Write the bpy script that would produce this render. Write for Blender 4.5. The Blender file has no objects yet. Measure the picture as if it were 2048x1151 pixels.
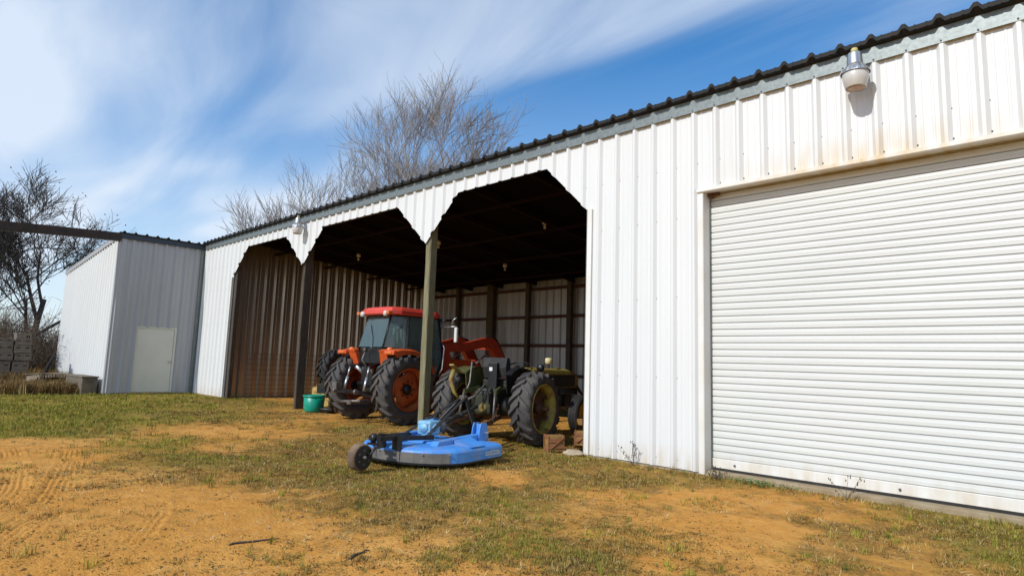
import bpy, bmesh, math, random
import numpy as np
from mathutils import Vector, Matrix, noise
R=math.radians; PI=math.pi
rnd=random.Random(7)
sc=bpy.context.scene; col=sc.collection

# ------------------------------------------------------------------ camera
cd=bpy.data.cameras.new('camera'); cam=bpy.data.objects.new('camera',cd); col.objects.link(cam)
cd.sensor_width=36; cd.lens=21.516; cd.clip_end=3000; cd.clip_start=.05
ax=Vector((0.71863278,0.0621872,0.69260356)).normalized(); az=Vector((0.0320206,0.99197759,-0.12229125))
az=(az-ax*az.dot(ax)).normalized(); ay=az.cross(ax)
m3=Matrix((ax,ay,az)); cam.matrix_world=Matrix.Translation((0,-7.24,1.27)) @ m3.to_4x4()
sc.camera=cam
# ------------------------------------------------------------------ sky and sun
CLOC=(8.2,12.7,0)
SUN=Vector((0.06,1.0,-0.80)).normalized()             # direction the light travels
EL=math.asin(-SUN.z); AZ=math.atan2(-SUN.x,-SUN.y)     # where the sun stands
W=bpy.data.worlds.new('World'); sc.world=W; W.use_nodes=True
nt=W.node_tree; N=nt.nodes; L=nt.links; N.clear()
def nd(t,**k):
    n=N.new(t)
    for a,b in k.items(): setattr(n,a,b)
    return n
sky=nd('ShaderNodeTexSky',sky_type='NISHITA'); sky.sun_disc=False; sky.sun_elevation=EL; sky.sun_rotation=AZ
sky.air_density=1.0; sky.dust_density=.35; sky.ozone_density=2.2; sky.altitude=100
def wmath(op,a,b=None):
    n=nd('ShaderNodeMath',operation=op)
    for i,v in enumerate((a,b)):
        if v is None: continue
        if isinstance(v,(int,float)): n.inputs[i].default_value=v
        else: L.new(v,n.inputs[i])
    return n.outputs[0]
tc=nd('ShaderNodeTexCoord'); sx=nd('ShaderNodeSeparateXYZ'); L.new(tc.outputs['Generated'],sx.inputs[0])
zz=wmath('ADD',wmath('MAXIMUM',sx.outputs[2],0.0),.16)
cx=nd('ShaderNodeCombineXYZ'); L.new(wmath('DIVIDE',sx.outputs[0],zz),cx.inputs[0]); L.new(wmath('DIVIDE',sx.outputs[1],zz),cx.inputs[1])
def cloud(rot,scl,loc,nscale,detail,rough,dist):
    mp=nd('ShaderNodeMapping'); mp.inputs['Rotation'].default_value=(0,0,R(rot)); mp.inputs['Scale'].default_value=scl; mp.inputs['Location'].default_value=loc
    L.new(cx.outputs[0],mp.inputs[0])
    n=nd('ShaderNodeTexNoise'); n.inputs['Scale'].default_value=nscale; n.inputs['Detail'].default_value=detail; n.inputs['Roughness'].default_value=rough; n.inputs['Distortion'].default_value=dist
    L.new(mp.outputs[0],n.inputs['Vector']); return n.outputs[0]
CL_ROT=6
c1=cloud(CL_ROT,(.38,1.0,1),CLOC,.75,3,.45,.6)      # broad streets of cirrus
c2=cloud(CL_ROT-14,(.45,1.4,1),(7,2,0),1.5,6,.55,1.2)    # fibres
cc=wmath('ADD',wmath('MULTIPLY',c1,.80),wmath('MULTIPLY',c2,.22))
rp=nd('ShaderNodeValToRGB'); rp.color_ramp.interpolation='EASE'
rp.color_ramp.elements[0].position=.42; rp.color_ramp.elements[0].color=(0,0,0,1)
rp.color_ramp.elements[1].position=.68; rp.color_ramp.elements[1].color=(.88,.88,.88,1)
L.new(cc,rp.inputs[0])
hz=nd('ShaderNodeMapRange'); hz.inputs[1].default_value=.0; hz.inputs[2].default_value=.50; hz.inputs[3].default_value=.66; hz.inputs[4].default_value=0.04
L.new(sx.outputs[2],hz.inputs[0])                              # thin veil towards the horizon
fac=wmath('MINIMUM',wmath('ADD',rp.outputs[0],hz.outputs[0]),.92)
hs=nd('ShaderNodeHueSaturation'); hs.inputs['Saturation'].default_value=1.55; hs.inputs['Value'].default_value=2.0; L.new(sky.outputs[0],hs.inputs['Color'])
mx=nd('ShaderNodeMix',data_type='RGBA'); L.new(fac,mx.inputs[0]); L.new(hs.outputs[0],mx.inputs[6]); mx.inputs[7].default_value=(9.2,10.4,12.0,1)
bg=nd('ShaderNodeBackground'); bg.inputs[1].default_value=.075; L.new(mx.outputs[2],bg.inputs[0])
wo=nd('ShaderNodeOutputWorld'); L.new(bg.outputs[0],wo.inputs[0])
sl=bpy.data.lights.new('sun','SUN'); sl.energy=3.15; sl.angle=R(.5); sl.color=(1,.985,.955)
so=bpy.data.objects.new('sun',sl); col.objects.link(so); so.location=(0,-30,30)
so.rotation_euler=SUN.to_track_quat('-Z','Y').to_euler()
sc.view_settings.view_transform='Standard'; sc.view_settings.look='None'; sc.view_settings.exposure=0.15; sc.view_settings.gamma=1.0
sc.view_settings.use_curve_mapping=False
sc.render.engine='CYCLES'
sc.cycles.max_bounces=6; sc.cycles.diffuse_bounces=2; sc.cycles.glossy_bounces=3; sc.cycles.transmission_bounces=6

# ------------------------------------------------------------------ materials
MATS={}
def mat(name,c,rough=.6,metal=0.,c2=None,scale=8.,lo=.35,hi=.65,bump=0.,bscale=60.,stretch=(1,1,1),c3=None,s3=2.,lo3=.55,hi3=.7,spec=.5,attr=None,coat=0.):
    """base colour c mixed with c2 by noise, c3 as a second wear layer; all world-position based"""
    m=bpy.data.materials.new(name); m.use_nodes=True; t=m.node_tree; n=t.nodes; l=t.links
    b=n['Principled BSDF']; b.inputs['Roughness'].default_value=rough; b.inputs['Metallic'].default_value=metal
    b.inputs['Specular IOR Level'].default_value=spec
    if coat: b.inputs['Coat Weight'].default_value=coat; b.inputs['Coat Roughness'].default_value=.15
    b.inputs['Base Color'].default_value=(*c,1)
    g=n.new('ShaderNodeNewGeometry'); mp=n.new('ShaderNodeMapping'); mp.inputs['Scale'].default_value=stretch
    l.new(g.outputs['Position'],mp.inputs[0])
    src=None
    def layer(prev,colr,scale,lo,hi,det=6):
        x=n.new('ShaderNodeTexNoise'); x.inputs['Scale'].default_value=scale; x.inputs['Detail'].default_value=det; x.inputs['Roughness'].default_value=.6
        l.new(mp.outputs[0],x.inputs['Vector'])
        r=n.new('ShaderNodeMapRange'); r.inputs[1].default_value=lo; r.inputs[2].default_value=hi; r.clamp=True; l.new(x.outputs[0],r.inputs[0])
        k=n.new('ShaderNodeMix'); k.data_type='RGBA'; l.new(r.outputs[0],k.inputs[0])
        if prev is None: k.inputs[6].default_value=(*c,1)
        else: l.new(prev,k.inputs[6])
        k.inputs[7].default_value=(*colr,1); return k.outputs[2]
    if c2: src=layer(src,c2,scale,lo,hi)
    if c3: src=layer(src,c3,s3,lo3,hi3)
    if attr:
        a=n.new('ShaderNodeVertexColor'); a.layer_name=attr
        if src is None: src=a.outputs[0]
        else:
            k=n.new('ShaderNodeMix'); k.data_type='RGBA'; k.blend_type='MULTIPLY'; k.inputs[0].default_value=1; l.new(src,k.inputs[6]); l.new(a.outputs[0],k.inputs[7]); src=k.outputs[2]
    if src is not None: l.new(src,b.inputs['Base Color'])
    if bump:
        x=n.new('ShaderNodeTexNoise'); x.inputs['Scale'].default_value=bscale; x.inputs['Detail'].default_value=5; l.new(mp.outputs[0],x.inputs['Vector'])
        bn=n.new('ShaderNodeBump'); bn.inputs['Strength'].default_value=bump; bn.inputs['Distance'].default_value=.02; l.new(x.outputs[0],bn.inputs['Height']); l.new(bn.outputs[0],b.inputs['Normal'])
    MATS[name]=m; return m
mat('white_metal',(.735,.735,.71),.45,0,(.685,.69,.665),1.6,.3,.75,.16,3.5,(1,1,.18),(.66,.63,.55),.8,.64,.9)
mat('door_white',(.70,.705,.665),.42,0,(.655,.66,.62),1.2,.3,.75,.10,3,(.5,1,1.5))
mat('galv_in',(.46,.455,.44),.42,.5,(.34,.33,.31),2.2,.35,.7,.05,9,(1,1,.15),(.20,.15,.11),1.3,.55,.75)
mat('brown_in',(.52,.45,.37),.36,.85,(.36,.29,.23),2.0,.35,.7,.05,9,(1,1,.15))
mat('annex_shade_grey',(.45,.45,.455),.5,.1,(.38,.38,.385),1.6,.3,.7,.05,9,(1,1,.15),(.43,.42,.36),.7,.5,.7)  # white painted sheet, shade of the side wall put into the grey
mat('trim_galv',(.23,.26,.25),.45,.4,(.17,.19,.185),20,.4,.65)
mat('roof_dark',(.016,.017,.017),.6,.0,(.028,.021,.017),8,.45,.7,spec=.3)
mat('closure_green',(.012,.02,.016),.8)
mat('trim_galv_shaded',(.035,.045,.06),.5,.2)  # galvanised trim again, darkened with the shade of its side
mat('beam_steel',(.025,.017,.014),.7,.1,(.05,.028,.02),5,.4,.65,.2,30)
mat('oxide',(.085,.028,.016),.75,.1,(.045,.017,.012),6,.4,.65)
mat('oxide_shaded',(.016,.006,.005),.9,spec=.15)  # oxide darkened with the shade of the roof space
mat('ceiling_shade',(.006,.005,.005),.95,spec=.05)  # near-black, shade under the roof put into the colour
mat('wood_post',(.25,.225,.12),.85,0,(.16,.145,.075),7,.35,.65,.4,30,(6,6,.5),(.13,.11,.065),2,.55,.7)
mat('wood_dark',(.085,.065,.045),.85,0,(.05,.038,.027),7,.35,.65,.4,30,(4,4,.6))
mat('concrete',(.36,.285,.18),.9,0,(.27,.19,.10),6,.35,.65,.35,40)
mat('trim_white',(.78,.77,.73),.5,0,(.70,.66,.56),2,.4,.75)
mat('door_beige',(.64,.63,.55),.5,0,(.59,.58,.50),1.5,.35,.7)
mat('black_metal',(.014,.014,.015),.42,.2,(.03,.026,.022),12,.5,.75)
mat('black_rubber',(.02,.019,.018),.8,0,(.055,.045,.036),6,.5,.75,.25,40)
mat('grey_rubber',(.055,.05,.048),.8,0,(.10,.085,.068),5,.42,.7,.3,50)
mat('screw',(.16,.15,.135),.5,.5)
mat('alu',(.55,.55,.54),.35,.85,(.42,.42,.42),9,.4,.7)
mat('lens',(.62,.60,.56),.35,0,(.52,.49,.43),5,.4,.7)
mat('lens_bottom',(.42,.27,.19),.5,0,(.52,.42,.33),14,.4,.65)
mat('photo_yellow',(.55,.47,.16),.5)
mat('orange',(.66,.10,.02),.42,0,(.56,.085,.018),4,.4,.7,coat=.2)
mat('orange_rim',(.52,.095,.018),.55,0,(.36,.06,.016),7,.4,.65,c3=(.45,.16,.04),s3=3)
mat('roof_red',(.70,.07,.045),.42,0,(.58,.055,.035),3,.4,.7,coat=.2)
mat('loader_red',(.40,.045,.016),.5,0,(.26,.028,.012),4,.4,.7)
mat('steel',(.22,.20,.18),.5,.6,(.12,.09,.07),10,.4,.65)
mat('rust',(.16,.07,.03),.85,.1,(.08,.03,.015),8,.4,.65)
mat('jd_dark_green',(.018,.017,.010),.6,0,(.05,.052,.014),7,.48,.68)  # near-black green for axle, housing, footplate and seat platform
mat('old_concrete',(.19,.155,.11),.95,0,(.11,.085,.055),5,.35,.65,.5,20)
mat('jd_green',(.04,.048,.010),.55,0,(.12,.10,.02),6,.42,.68,c3=(.05,.055,.018),s3=4,lo3=.5,hi3=.65)
mat('jd_yellow',(.27,.22,.04),.55,0,(.22,.13,.03),7,.4,.62,c3=(.12,.06,.02),s3=5,lo3=.52,hi3=.66)
mat('rim_yellow',(.46,.36,.06),.55,0,(.34,.22,.04),7,.4,.62,c3=(.16,.07,.025),s3=5,lo3=.54,hi3=.68)
mat('cream',(.62,.52,.28),.5)
mat('lamp_amber',(.65,.16,.03),.3)
mat('mirror_white',(.72,.70,.66),.4)
mat('blue',(.05,.23,.64),.5,0,(.07,.28,.68),5,.4,.7,c3=(.26,.27,.30),s3=6,lo3=.50,hi3=.80)
mat('pale_blue',(.18,.42,.62),.45,0,(.26,.47,.62),8,.4,.7)
mat('guard_grey',(.11,.105,.10),.65,0,(.19,.17,.145),6,.4,.7)
mat('decal',(.72,.68,.55),.6)
mat('decal_faint',(.22,.38,.72),.6)
mat('tan_tread',(.22,.145,.085),.9,0,(.12,.08,.05),9,.4,.65)
mat('bucket_green',(.0,.30,.19),.4,0,(.0,.25,.16),5,.4,.7)
mat('straw',(.60,.42,.13),.9,0,(.42,.27,.075),30,.35,.65,.6,90)
mat('crate_wood',(.30,.125,.045),.8,0,(.20,.075,.03),8,.35,.65,.3,40,(1,1,4))
mat('crate_panel',(.33,.185,.05),.85,0,(.23,.115,.03),8,.35,.65,.3,40)
mat('box_wood',(.20,.165,.125),.9,0,(.13,.10,.075),6,.35,.65,.3,30,(1,1,3))
mat('board',(.30,.23,.15),.9,0,(.18,.13,.085),8,.35,.65,.3,30)
mat('char_wood',(.02,.017,.014),.95)
mat('rock',(.50,.41,.29),.9,0,(.36,.27,.17),9,.35,.65,.4,30)
mat('bark',(.26,.235,.205),.9,0,(.40,.37,.33),5,.4,.65,.3,20)
mat('twig',(.32,.285,.26),.9,0,(.22,.19,.17),3,.4,.65)
mat('bark_dark',(.055,.045,.038),.9,0,(.09,.072,.06),5,.4,.65)
mat('leaf_dry',(.07,.055,.03),.8)
mat('brush',(.095,.07,.05),.95,0,(.16,.11,.07),1.2,.4,.65)
mat('grass_mat',(1,1,1),.85,attr='Col',spec=.2)
mat('weed_green',(.07,.14,.02),.7)
mat('weed_dry',(.10,.075,.045),.9)
mat('soil_clod',(.40,.20,.055),.95,0,(.26,.125,.035),5,.4,.65)
def glassmat(name,c):
    m=bpy.data.materials.new(name); m.use_nodes=True; b=m.node_tree.nodes['Principled BSDF']
    b.inputs['Base Color'].default_value=(*c,1); b.inputs['Transmission Weight'].default_value=.82; b.inputs['Roughness'].default_value=.06; b.inputs['IOR'].default_value=1.45
    MATS[name]=m
glassmat('cab_glass',(.34,.46,.44)); glassmat('bulb_glass',(.9,.9,.88))
# rust and dirt runs above the roll-up door: stains with a shape of their own on the white sheets
def add_stain(m):
    t=m.node_tree; n=t.nodes; l=t.links; b=n['Principled BSDF']; prev=b.inputs['Base Color'].links[0].from_socket
    g=n.new('ShaderNodeNewGeometry'); s=n.new('ShaderNodeSeparateXYZ'); l.new(g.outputs['Position'],s.inputs[0])
    def mr(sock,a,b_,c,d):
        r=n.new('ShaderNodeMapRange'); r.inputs[1].default_value=a; r.inputs[2].default_value=b_; r.inputs[3].default_value=c; r.inputs[4].default_value=d; l.new(sock,r.inputs[0]); return r.outputs[0]
    def mul(a,b_):
        k=n.new('ShaderNodeMath'); k.operation='MULTIPLY'; l.new(a,k.inputs[0]); l.new(b_,k.inputs[1]); return k.outputs[0]
    mp=n.new('ShaderNodeMapping'); mp.inputs['Scale'].default_value=(9,1,1.6); l.new(g.outputs['Position'],mp.inputs[0])
    x=n.new('ShaderNodeTexNoise'); x.inputs['Scale'].default_value=1.; x.inputs['Detail'].default_value=6; l.new(mp.outputs[0],x.inputs['Vector'])
    a=mul(mr(s.outputs[2],3.55,3.95,1,0),mr(x.outputs[0],.32,.70,0,.9))
    xx=n.new('ShaderNodeMath'); xx.operation='ABSOLUTE'; sub=n.new('ShaderNodeMath'); sub.operation='SUBTRACT'; sub.inputs[1].default_value=-1.75; l.new(s.outputs[0],sub.inputs[0]); l.new(sub.outputs[0],xx.inputs[0])
    a=mul(a,mr(xx.outputs[0],.2,1.9,1,0)); a=mul(a,mr(s.outputs[2],3.5,3.56,0,1))
    bb=mul(mr(s.outputs[2],.02,.32,1,0),mr(x.outputs[0],.35,.75,0,.75))
    for f,cl in ((a,(.62,.40,.12)),(bb,(.50,.36,.19))):
        k=n.new('ShaderNodeMix'); k.data_type='RGBA'; l.new(f,k.inputs[0]); l.new(prev,k.inputs[6]); k.inputs[7].default_value=(*cl,1); prev=k.outputs[2]
    l.new(prev,b.inputs['Base Color'])
add_stain(MATS['white_metal']); add_stain(MATS['door_white']); add_stain(MATS['trim_white'])

# ------------------------------------------------------------------ mesh builder
class MB:
    def __init__(s): s.v=[]; s.f=[]; s.sm=[]
    def add(s,vs,fs,smooth=False):
        o=len(s.v); s.v+=[tuple(v) for v in vs]; s.f+=[tuple(i+o for i in f) for f in fs]; s.sm+=[smooth]*len(fs); return s
    def box(s,x0,x1,y0,y1,z0,z1,M=None,bev=0.):
        if bev<=0:
            vs=[(x,y,z) for z in (z0,z1) for y in (y0,y1) for x in (x0,x1)]
            fs=[(0,2,3,1),(4,5,7,6),(0,1,5,4),(2,6,7,3),(0,4,6,2),(1,3,7,5)]
        else:
            b=min(bev,(x1-x0)*.45,(y1-y0)*.45,(z1-z0)*.45); vs=[];fs=[]; bm=bmesh.new()
            r=bmesh.ops.create_cube(bm,size=1)
            for v in bm.verts: v.co=Vector(((x0+x1)/2+v.co.x*(x1-x0),(y0+y1)/2+v.co.y*(y1-y0),(z0+z1)/2+v.co.z*(z1-z0)))
            bmesh.ops.bevel(bm,geom=bm.edges[:],offset=b,segments=2,profile=.6,affect='EDGES')
            bm.verts.index_update(); vs=[v.co.copy() for v in bm.verts]; fs=[[v.index for v in f.verts] for f in bm.faces]; bm.free()
        if M is not None: vs=[M@Vector(v) for v in vs]
        return s.add(vs,fs)
    def tube(s,pts,rad,n=8,caps=True,smooth=True):
        pts=[Vector(p) for p in pts]; k=len(pts)
        rad=[rad]*k if isinstance(rad,(int,float)) else rad
        vs=[];fs=[]; up=None
        for i,p in enumerate(pts):
            t=(pts[min(i+1,k-1)]-pts[max(i-1,0)]).normalized()
            if up is None:
                up=Vector((0,0,1)) if abs(t.z)<.9 else Vector((1,0,0))
            a=t.cross(up); 
            if a.length<1e-5: a=t.cross(Vector((0,1,0)))
            a.normalize(); b=a.cross(t).normalized(); up=b
            for j in range(n):
                q=2*PI*j/n; vs.append(p+(a*math.cos(q)+b*math.sin(q))*rad[i])
        for i in range(k-1):
            for j in range(n):
                fs.append((i*n+j,i*n+(j+1)%n,(i+1)*n+(j+1)%n,(i+1)*n+j))
        s.add(vs,fs,smooth)
        if caps:
            o=len(s.v)-len(vs); s.f+=[tuple(o+j for j in range(n))[::-1],tuple(o+(k-1)*n+j for j in range(n))]; s.sm+=[False,False]
        return s
    def bar(s,a,b,w,h,upv=(0,0,1)):
        a=Vector(a); b=Vector(b); t=(b-a).normalized(); u=Vector(upv)
        if abs(t.dot(u))>.98: u=Vector((0,1,0))
        x=t.cross(u).normalized()*(w/2); z=x.cross(t).normalized()*(h/2)
        vs=[p+i*x+j*z for p in (a,b) for j in (-1,1) for i in (-1,1)]
        return s.add(vs,[(0,1,3,2),(4,6,7,5),(0,4,5,1),(2,3,7,6),(0,2,6,4),(1,5,7,3)])
    def lathe(s,prof,n=24,axis='z',c=(0,0,0),smooth=True,M=None):
        vs=[];fs=[];k=len(prof)
        for h,r in prof:
            for j in range(n):
                q=2*PI*j/n; a,b=r*math.cos(q),r*math.sin(q)
                vs.append({'z':(a,b,h),'x':(h,a,b),'y':(b,h,a)}[axis])
        vs=[Vector(v)+Vector(c) for v in vs]
        if M is not None: vs=[M@v for v in vs]
        for i in range(k-1):
            for j in range(n): fs.append((i*n+j,i*n+(j+1)%n,(i+1)*n+(j+1)%n,(i+1)*n+j))
        s.add(vs,fs,smooth); o=len(s.v)-len(vs)
        if prof[0][1]>1e-4: s.f.append(tuple(o+j for j in range(n))[::-1]); s.sm.append(False)
        if prof[-1][1]>1e-4: s.f.append(tuple(o+(k-1)*n+j for j in range(n))); s.sm.append(False)
        return s
    def prism(s,poly,d0,d1,plane='yz'):
        def P(a,b,d): return {'yz':(d,a,b),'xz':(a,d,b),'xy':(a,b,d)}[plane]
        k=len(poly); vs=[P(a,b,d0) for a,b in poly]+[P(a,b,d1) for a,b in poly]
        fs=[tuple(range(k))[::-1],tuple(range(k,2*k))]+[(i,(i+1)%k,k+(i+1)%k,k+i) for i in range(k)]
        return s.add(vs,fs)
    def build(s,name,m,parent=None,fix=True,loc=None):
        me=bpy.data.meshes.new(name); me.from_pydata(s.v,[],s.f); me.polygons.foreach_set('use_smooth',s.sm)
        if fix:
            bm=bmesh.new(); bm.from_mesh(me); bmesh.ops.recalc_face_normals(bm,faces=bm.faces); bm.to_mesh(me); bm.free()
        me.materials.append(MATS[m] if isinstance(m,str) else m); me.update()
        o=bpy.data.objects.new(name,me); col.objects.link(o)
        if parent is not None: o.parent=parent
        if loc: o.location=loc
        return o
def tag(o,label,cat,group=None,kind=None):
    if label: o['label']=label
    if cat: o['category']=cat
    if group: o['group']=group
    if kind: o['kind']=kind
    return o
def thing(name,label,cat,loc=(0,0,0),rz=0.,group=None):
    o=bpy.data.objects.new(name,None); col.objects.link(o); o.location=loc; o.rotation_euler=(0,0,rz); o.empty_display_size=.2
    return tag(o,label,cat,group)
def copy_tree(o,parent=None):
    c=o.copy(); col.objects.link(c); c.parent=parent
    for ch in o.children: copy_tree(ch,c)
    return c
# ------------------------------------------------------------------ ground
# surveyed plant cover: x, y, green cover, dry litter cover
GC=[(-19.18,-5.04,0.9,0.3),(-18.73,-3.62,0.9,0.3),(-18.25,-2.07,0.8,0.3),(-17.71,-0.35,0.5,0.6),(-14.98,-5.49,0.9,0.2),(-14.49,-4.41,0.9,0.2),(-13.95,-3.25,0.6,0.5),(-13.38,-2,0.4,0.6),(-12.97,-1.11,0.2,0.5),(-12.66,-0.46,0.05,0.3),(-12.3,-5.78,0.9,0.1),(-11.82,-4.91,0.9,0.1),(-11.58,-4.49,0.7,0.3),(-11.3,-3.99,0.2,0.2),(-10.75,-3.01,0.05,0.1),(-10.17,-1.96,0.1,0.3),(-9.76,-1.23,0.3,0.7),(-9.33,-0.46,0.2,0.5),(-10.44,-5.98,0.05,0.1),(-9.98,-5.25,0.05,0.1),(-9.66,-4.75,0.5,0.2),(-9.34,-4.22,0.5,0.3),(-9,-3.68,0.1,0.2),(-8.64,-3.12,0.15,0.5),(-8.28,-2.54,0.2,0.8),(-9.07,-6.13,0,0.05),(-8.64,-5.5,0,0.1),(-8.35,-5.07,0.3,0.6),(-7.89,-4.4,0.5,0.7),(-7.41,-3.69,0.4,0.7),(-6.98,-3.06,0.3,0.7),(-5.65,-1.09,0.2,0.7),(-5.26,-0.51,0.3,0.6),(-7.86,-6.26,0,0.05),(-7.47,-5.72,0,0.05),(-7.21,-5.35,0.1,0.4),(-6.79,-4.78,0.15,0.4),(-6.36,-4.18,0.2,0.6),(-5.91,-3.56,0.3,0.7),(-5.29,-2.69,0.3,0.7),(-4.96,-2.24,0,0.1),(-4.62,-1.78,0.3,0.6),(-4.1,-1.06,0.3,0.7),(-3.56,-0.3,0.3,0.6),(-3.18,0.22,0.4,0.3),(-6.72,-6.38,0,0.03),(-6.37,-5.93,0,0.03),(-6.01,-5.46,0,0.03),(-5.64,-4.97,0,0.1),(-5.25,-4.47,0.2,0.4),(-4.85,-3.95,0.35,0.8),(-4.44,-3.41,0.3,0.7),(-4.02,-2.85,0.3,0.7),(-3.57,-2.27,0.1,0.3),(-3.11,-1.68,0.1,0.15),(-2.64,-1.05,0.05,0.1),(-2.14,-0.41,0.1,0.4),(-1.63,0.26,0.3,0.6),(-5.79,-6.48,0,0.03),(-5.48,-6.09,0,0.03),(-5.16,-5.69,0,0.03),(-4.83,-5.28,0,0.04),(-4.49,-4.86,0,0.1),(-4.14,-4.42,0.2,0.4),(-3.78,-3.97,0.3,0.4),(-3.41,-3.51,0.3,0.5),(-3.02,-3.03,0.2,0.4),(-2.63,-2.54,0.1,0.2),(-2.22,-2.04,0.05,0.1),(-1.8,-1.51,0.1,0.4),(-1.37,-0.97,0.2,0.5),(-0.92,-0.42,0.6,0.6),(-0.65,-0.07,0.7,0.5),(-5.09,-6.56,0,0.05),(-4.61,-5.99,0,0.03),(-4.12,-5.39,0,0.05),(-3.61,-4.77,0,0.08),(-3.39,-4.52,0.15,0.3),(-3.07,-4.12,0.25,0.4),(-2.74,-3.72,0.3,0.5),(-2.39,-3.31,0.15,0.3),(-2.04,-2.89,0.1,0.2),(-1.56,-2.3,0.15,0.5),(-1.06,-1.7,0.2,0.5),(-0.67,-1.23,0.5,0.6),(-4.59,-6.61,0,0.04),(-4.15,-6.1,0,0.04),(-3.7,-5.57,0,0.04),(-3.23,-5.02,0,0.05),(-2.95,-4.67,0.1,0.1),(-2.65,-4.33,0.2,0.2),(-2.35,-3.97,0.3,0.5),(-2.04,-3.6,0.1,0.2),(-1.72,-3.23,0.05,0.15),(-1.28,-2.71,0.2,0.4),(-0.6,-1.91,0.3,0.4)]

GC+=[(-24,-6,.8,.3),(-27,-4,.6,.8),(-24,-3.2,.5,.9),(-30,-3,.3,.9),(-40,-5,.3,.8),(-60,0,.3,.8),(-20,-12,.7,.3),(-12,-14,.5,.3),(-4,-12,.1,.1),(4,-9,.1,.2),(3,-3,.3,.5),(-18,2,0,.2),(-12,3,0,.15),(-8,3,0,.15),(-10,6,0,.1),(-16,6,0,.1),(10,-2,.4,.4),(20,10,.5,.5),(-30,15,.4,.6),(0,30,.5,.5),(30,-30,.5,.4),(-40,-40,.6,.4)]
GA=np.array(GC)
def cover(x,y):
    x=np.asarray(x,float); y=np.asarray(y,float); d=np.hypot(x,y+7.24)+.5
    w0=0;w1=0;ws=0
    for a,b,g,l in GC:
        q=((x-a)**2+(y-b)**2)/(d*.07)**2; w=1/(q+.15)**2
        ws=ws+w; w0=w0+w*g; w1=w1+w*l
    return w0/ws,w1/ws
def vnoise(x,y,s,seed):
    r=np.random.RandomState(seed); T=r.rand(256,256)
    u=np.asarray(x)*s+100.3; v=np.asarray(y)*s+57.7
    i=np.floor(u).astype(int); j=np.floor(v).astype(int); fu=u-i; fv=v-j
    fu=fu*fu*(3-2*fu); fv=fv*fv*(3-2*fv); i%=256; j%=256; i1=(i+1)%256; j1=(j+1)%256
    return (T[i,j]*(1-fu)+T[i1,j]*fu)*(1-fv)+(T[i,j1]*(1-fu)+T[i1,j1]*fu)*fv-.5
def fbm(x,y,s,seed,o=4):
    return sum(vnoise(x,y,s*2**k,seed+k)/1.8**k for k in range(o))
TRK=[([(-8.2,-4.95),(-6.9,-5.22),(-6.2,-5.40),(-5.6,-5.58),(-5.05,-5.83),(-4.55,-6.15),(-4.0,-6.6)],.15),
     ([(-9.4,-5.35),(-8.2,-5.62),(-7.4,-5.82),(-6.5,-6.06),(-5.9,-6.27),(-5.2,-6.6),(-4.6,-7.0)],.16),
     ([(-10.4,-5.9),(-8.6,-6.05),(-7.4,-6.22),(-6.6,-6.42),(-5.6,-6.8)],.13)]
def track_h(x,y):
    h=np.zeros_like(x)
    for pts,hw in TRK:
        best=np.full_like(x,9.); sg=np.zeros_like(x); al=np.zeros_like(x); acc=0
        for (ax_,ay_),(bx,by) in zip(pts,pts[1:]):
            dx,dy=bx-ax_,by-ay_; ln=math.hypot(dx,dy); t=np.clip(((x-ax_)*dx+(y-ay_)*dy)/ln**2,0,1)
            qx=x-ax_-t*dx; qy=y-ay_-t*dy; d=np.hypot(qx,qy); m=d<best
            best=np.where(m,d,best); sg=np.where(m,(dx*qy-dy*qx)/ln,sg); al=np.where(m,acc+t*ln,al); acc+=ln
        win=np.clip((hw-best)/.03,0,1); br=np.clip(fbm(x,y,1.6,31)*3.5+.35+fbm(x,y,9.,37,2)*1.2,0,1)
        rid=np.clip(.5+.5*np.cos(2*PI*(sg/.050+.06*np.sin(al*2*PI/.9)+.05*np.sin(al*2*PI/.13))),0,1)**.5
        h+=win*br*(-.017+.017*rid)+ .007*br*np.clip(1-abs(best-hw-.02)/.03,0,1)
    return h
def ground_h(x,y):
    x=np.asarray(x,float); y=np.asarray(y,float)
    out=np.clip((-y-.3)/1.2,0,1)
    h=(fbm(x,y,.5,3)*.035+fbm(x,y,2.2,9,3)*.018)*(.35+.65*out)-.012
    far=np.clip((np.hypot(x+8,y+2)-30)/60,0,1); h=h+far*fbm(x,y,.03,5,2)*1.2
    return h+track_h(x,y)*out
def lines(f0,f1,st,lo,hi):
    a=list(np.arange(f0,f1+1e-6,st)); s=st
    while a[-1]<hi: s=min(s*1.22,60); a.append(a[-1]+s)
    s=st
    while a[0]>lo: s=min(s*1.22,60); a.insert(0,a[0]-s)
    return np.array(a)
gx=lines(-9.6,-.2,.023,-700,700); gy=np.concatenate([lines(-6.9,-4.9,.0115,-700,-4.95)[:-1],lines(-4.9,-.1,.026,-4.9,700)]); gy=np.unique(gy)
X,Y=np.meshgrid(gx,gy); Z=ground_h(X,Y); nx,ny=len(gx),len(gy)
co=np.stack([X,Y,Z],-1).reshape(-1,3)
ii=np.arange((nx-1)*(ny-1)); r_,c_=ii//(nx-1),ii%(nx-1); a_=r_*nx+c_
quads=np.stack([a_,a_+1,a_+nx+1,a_+nx],-1)
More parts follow.
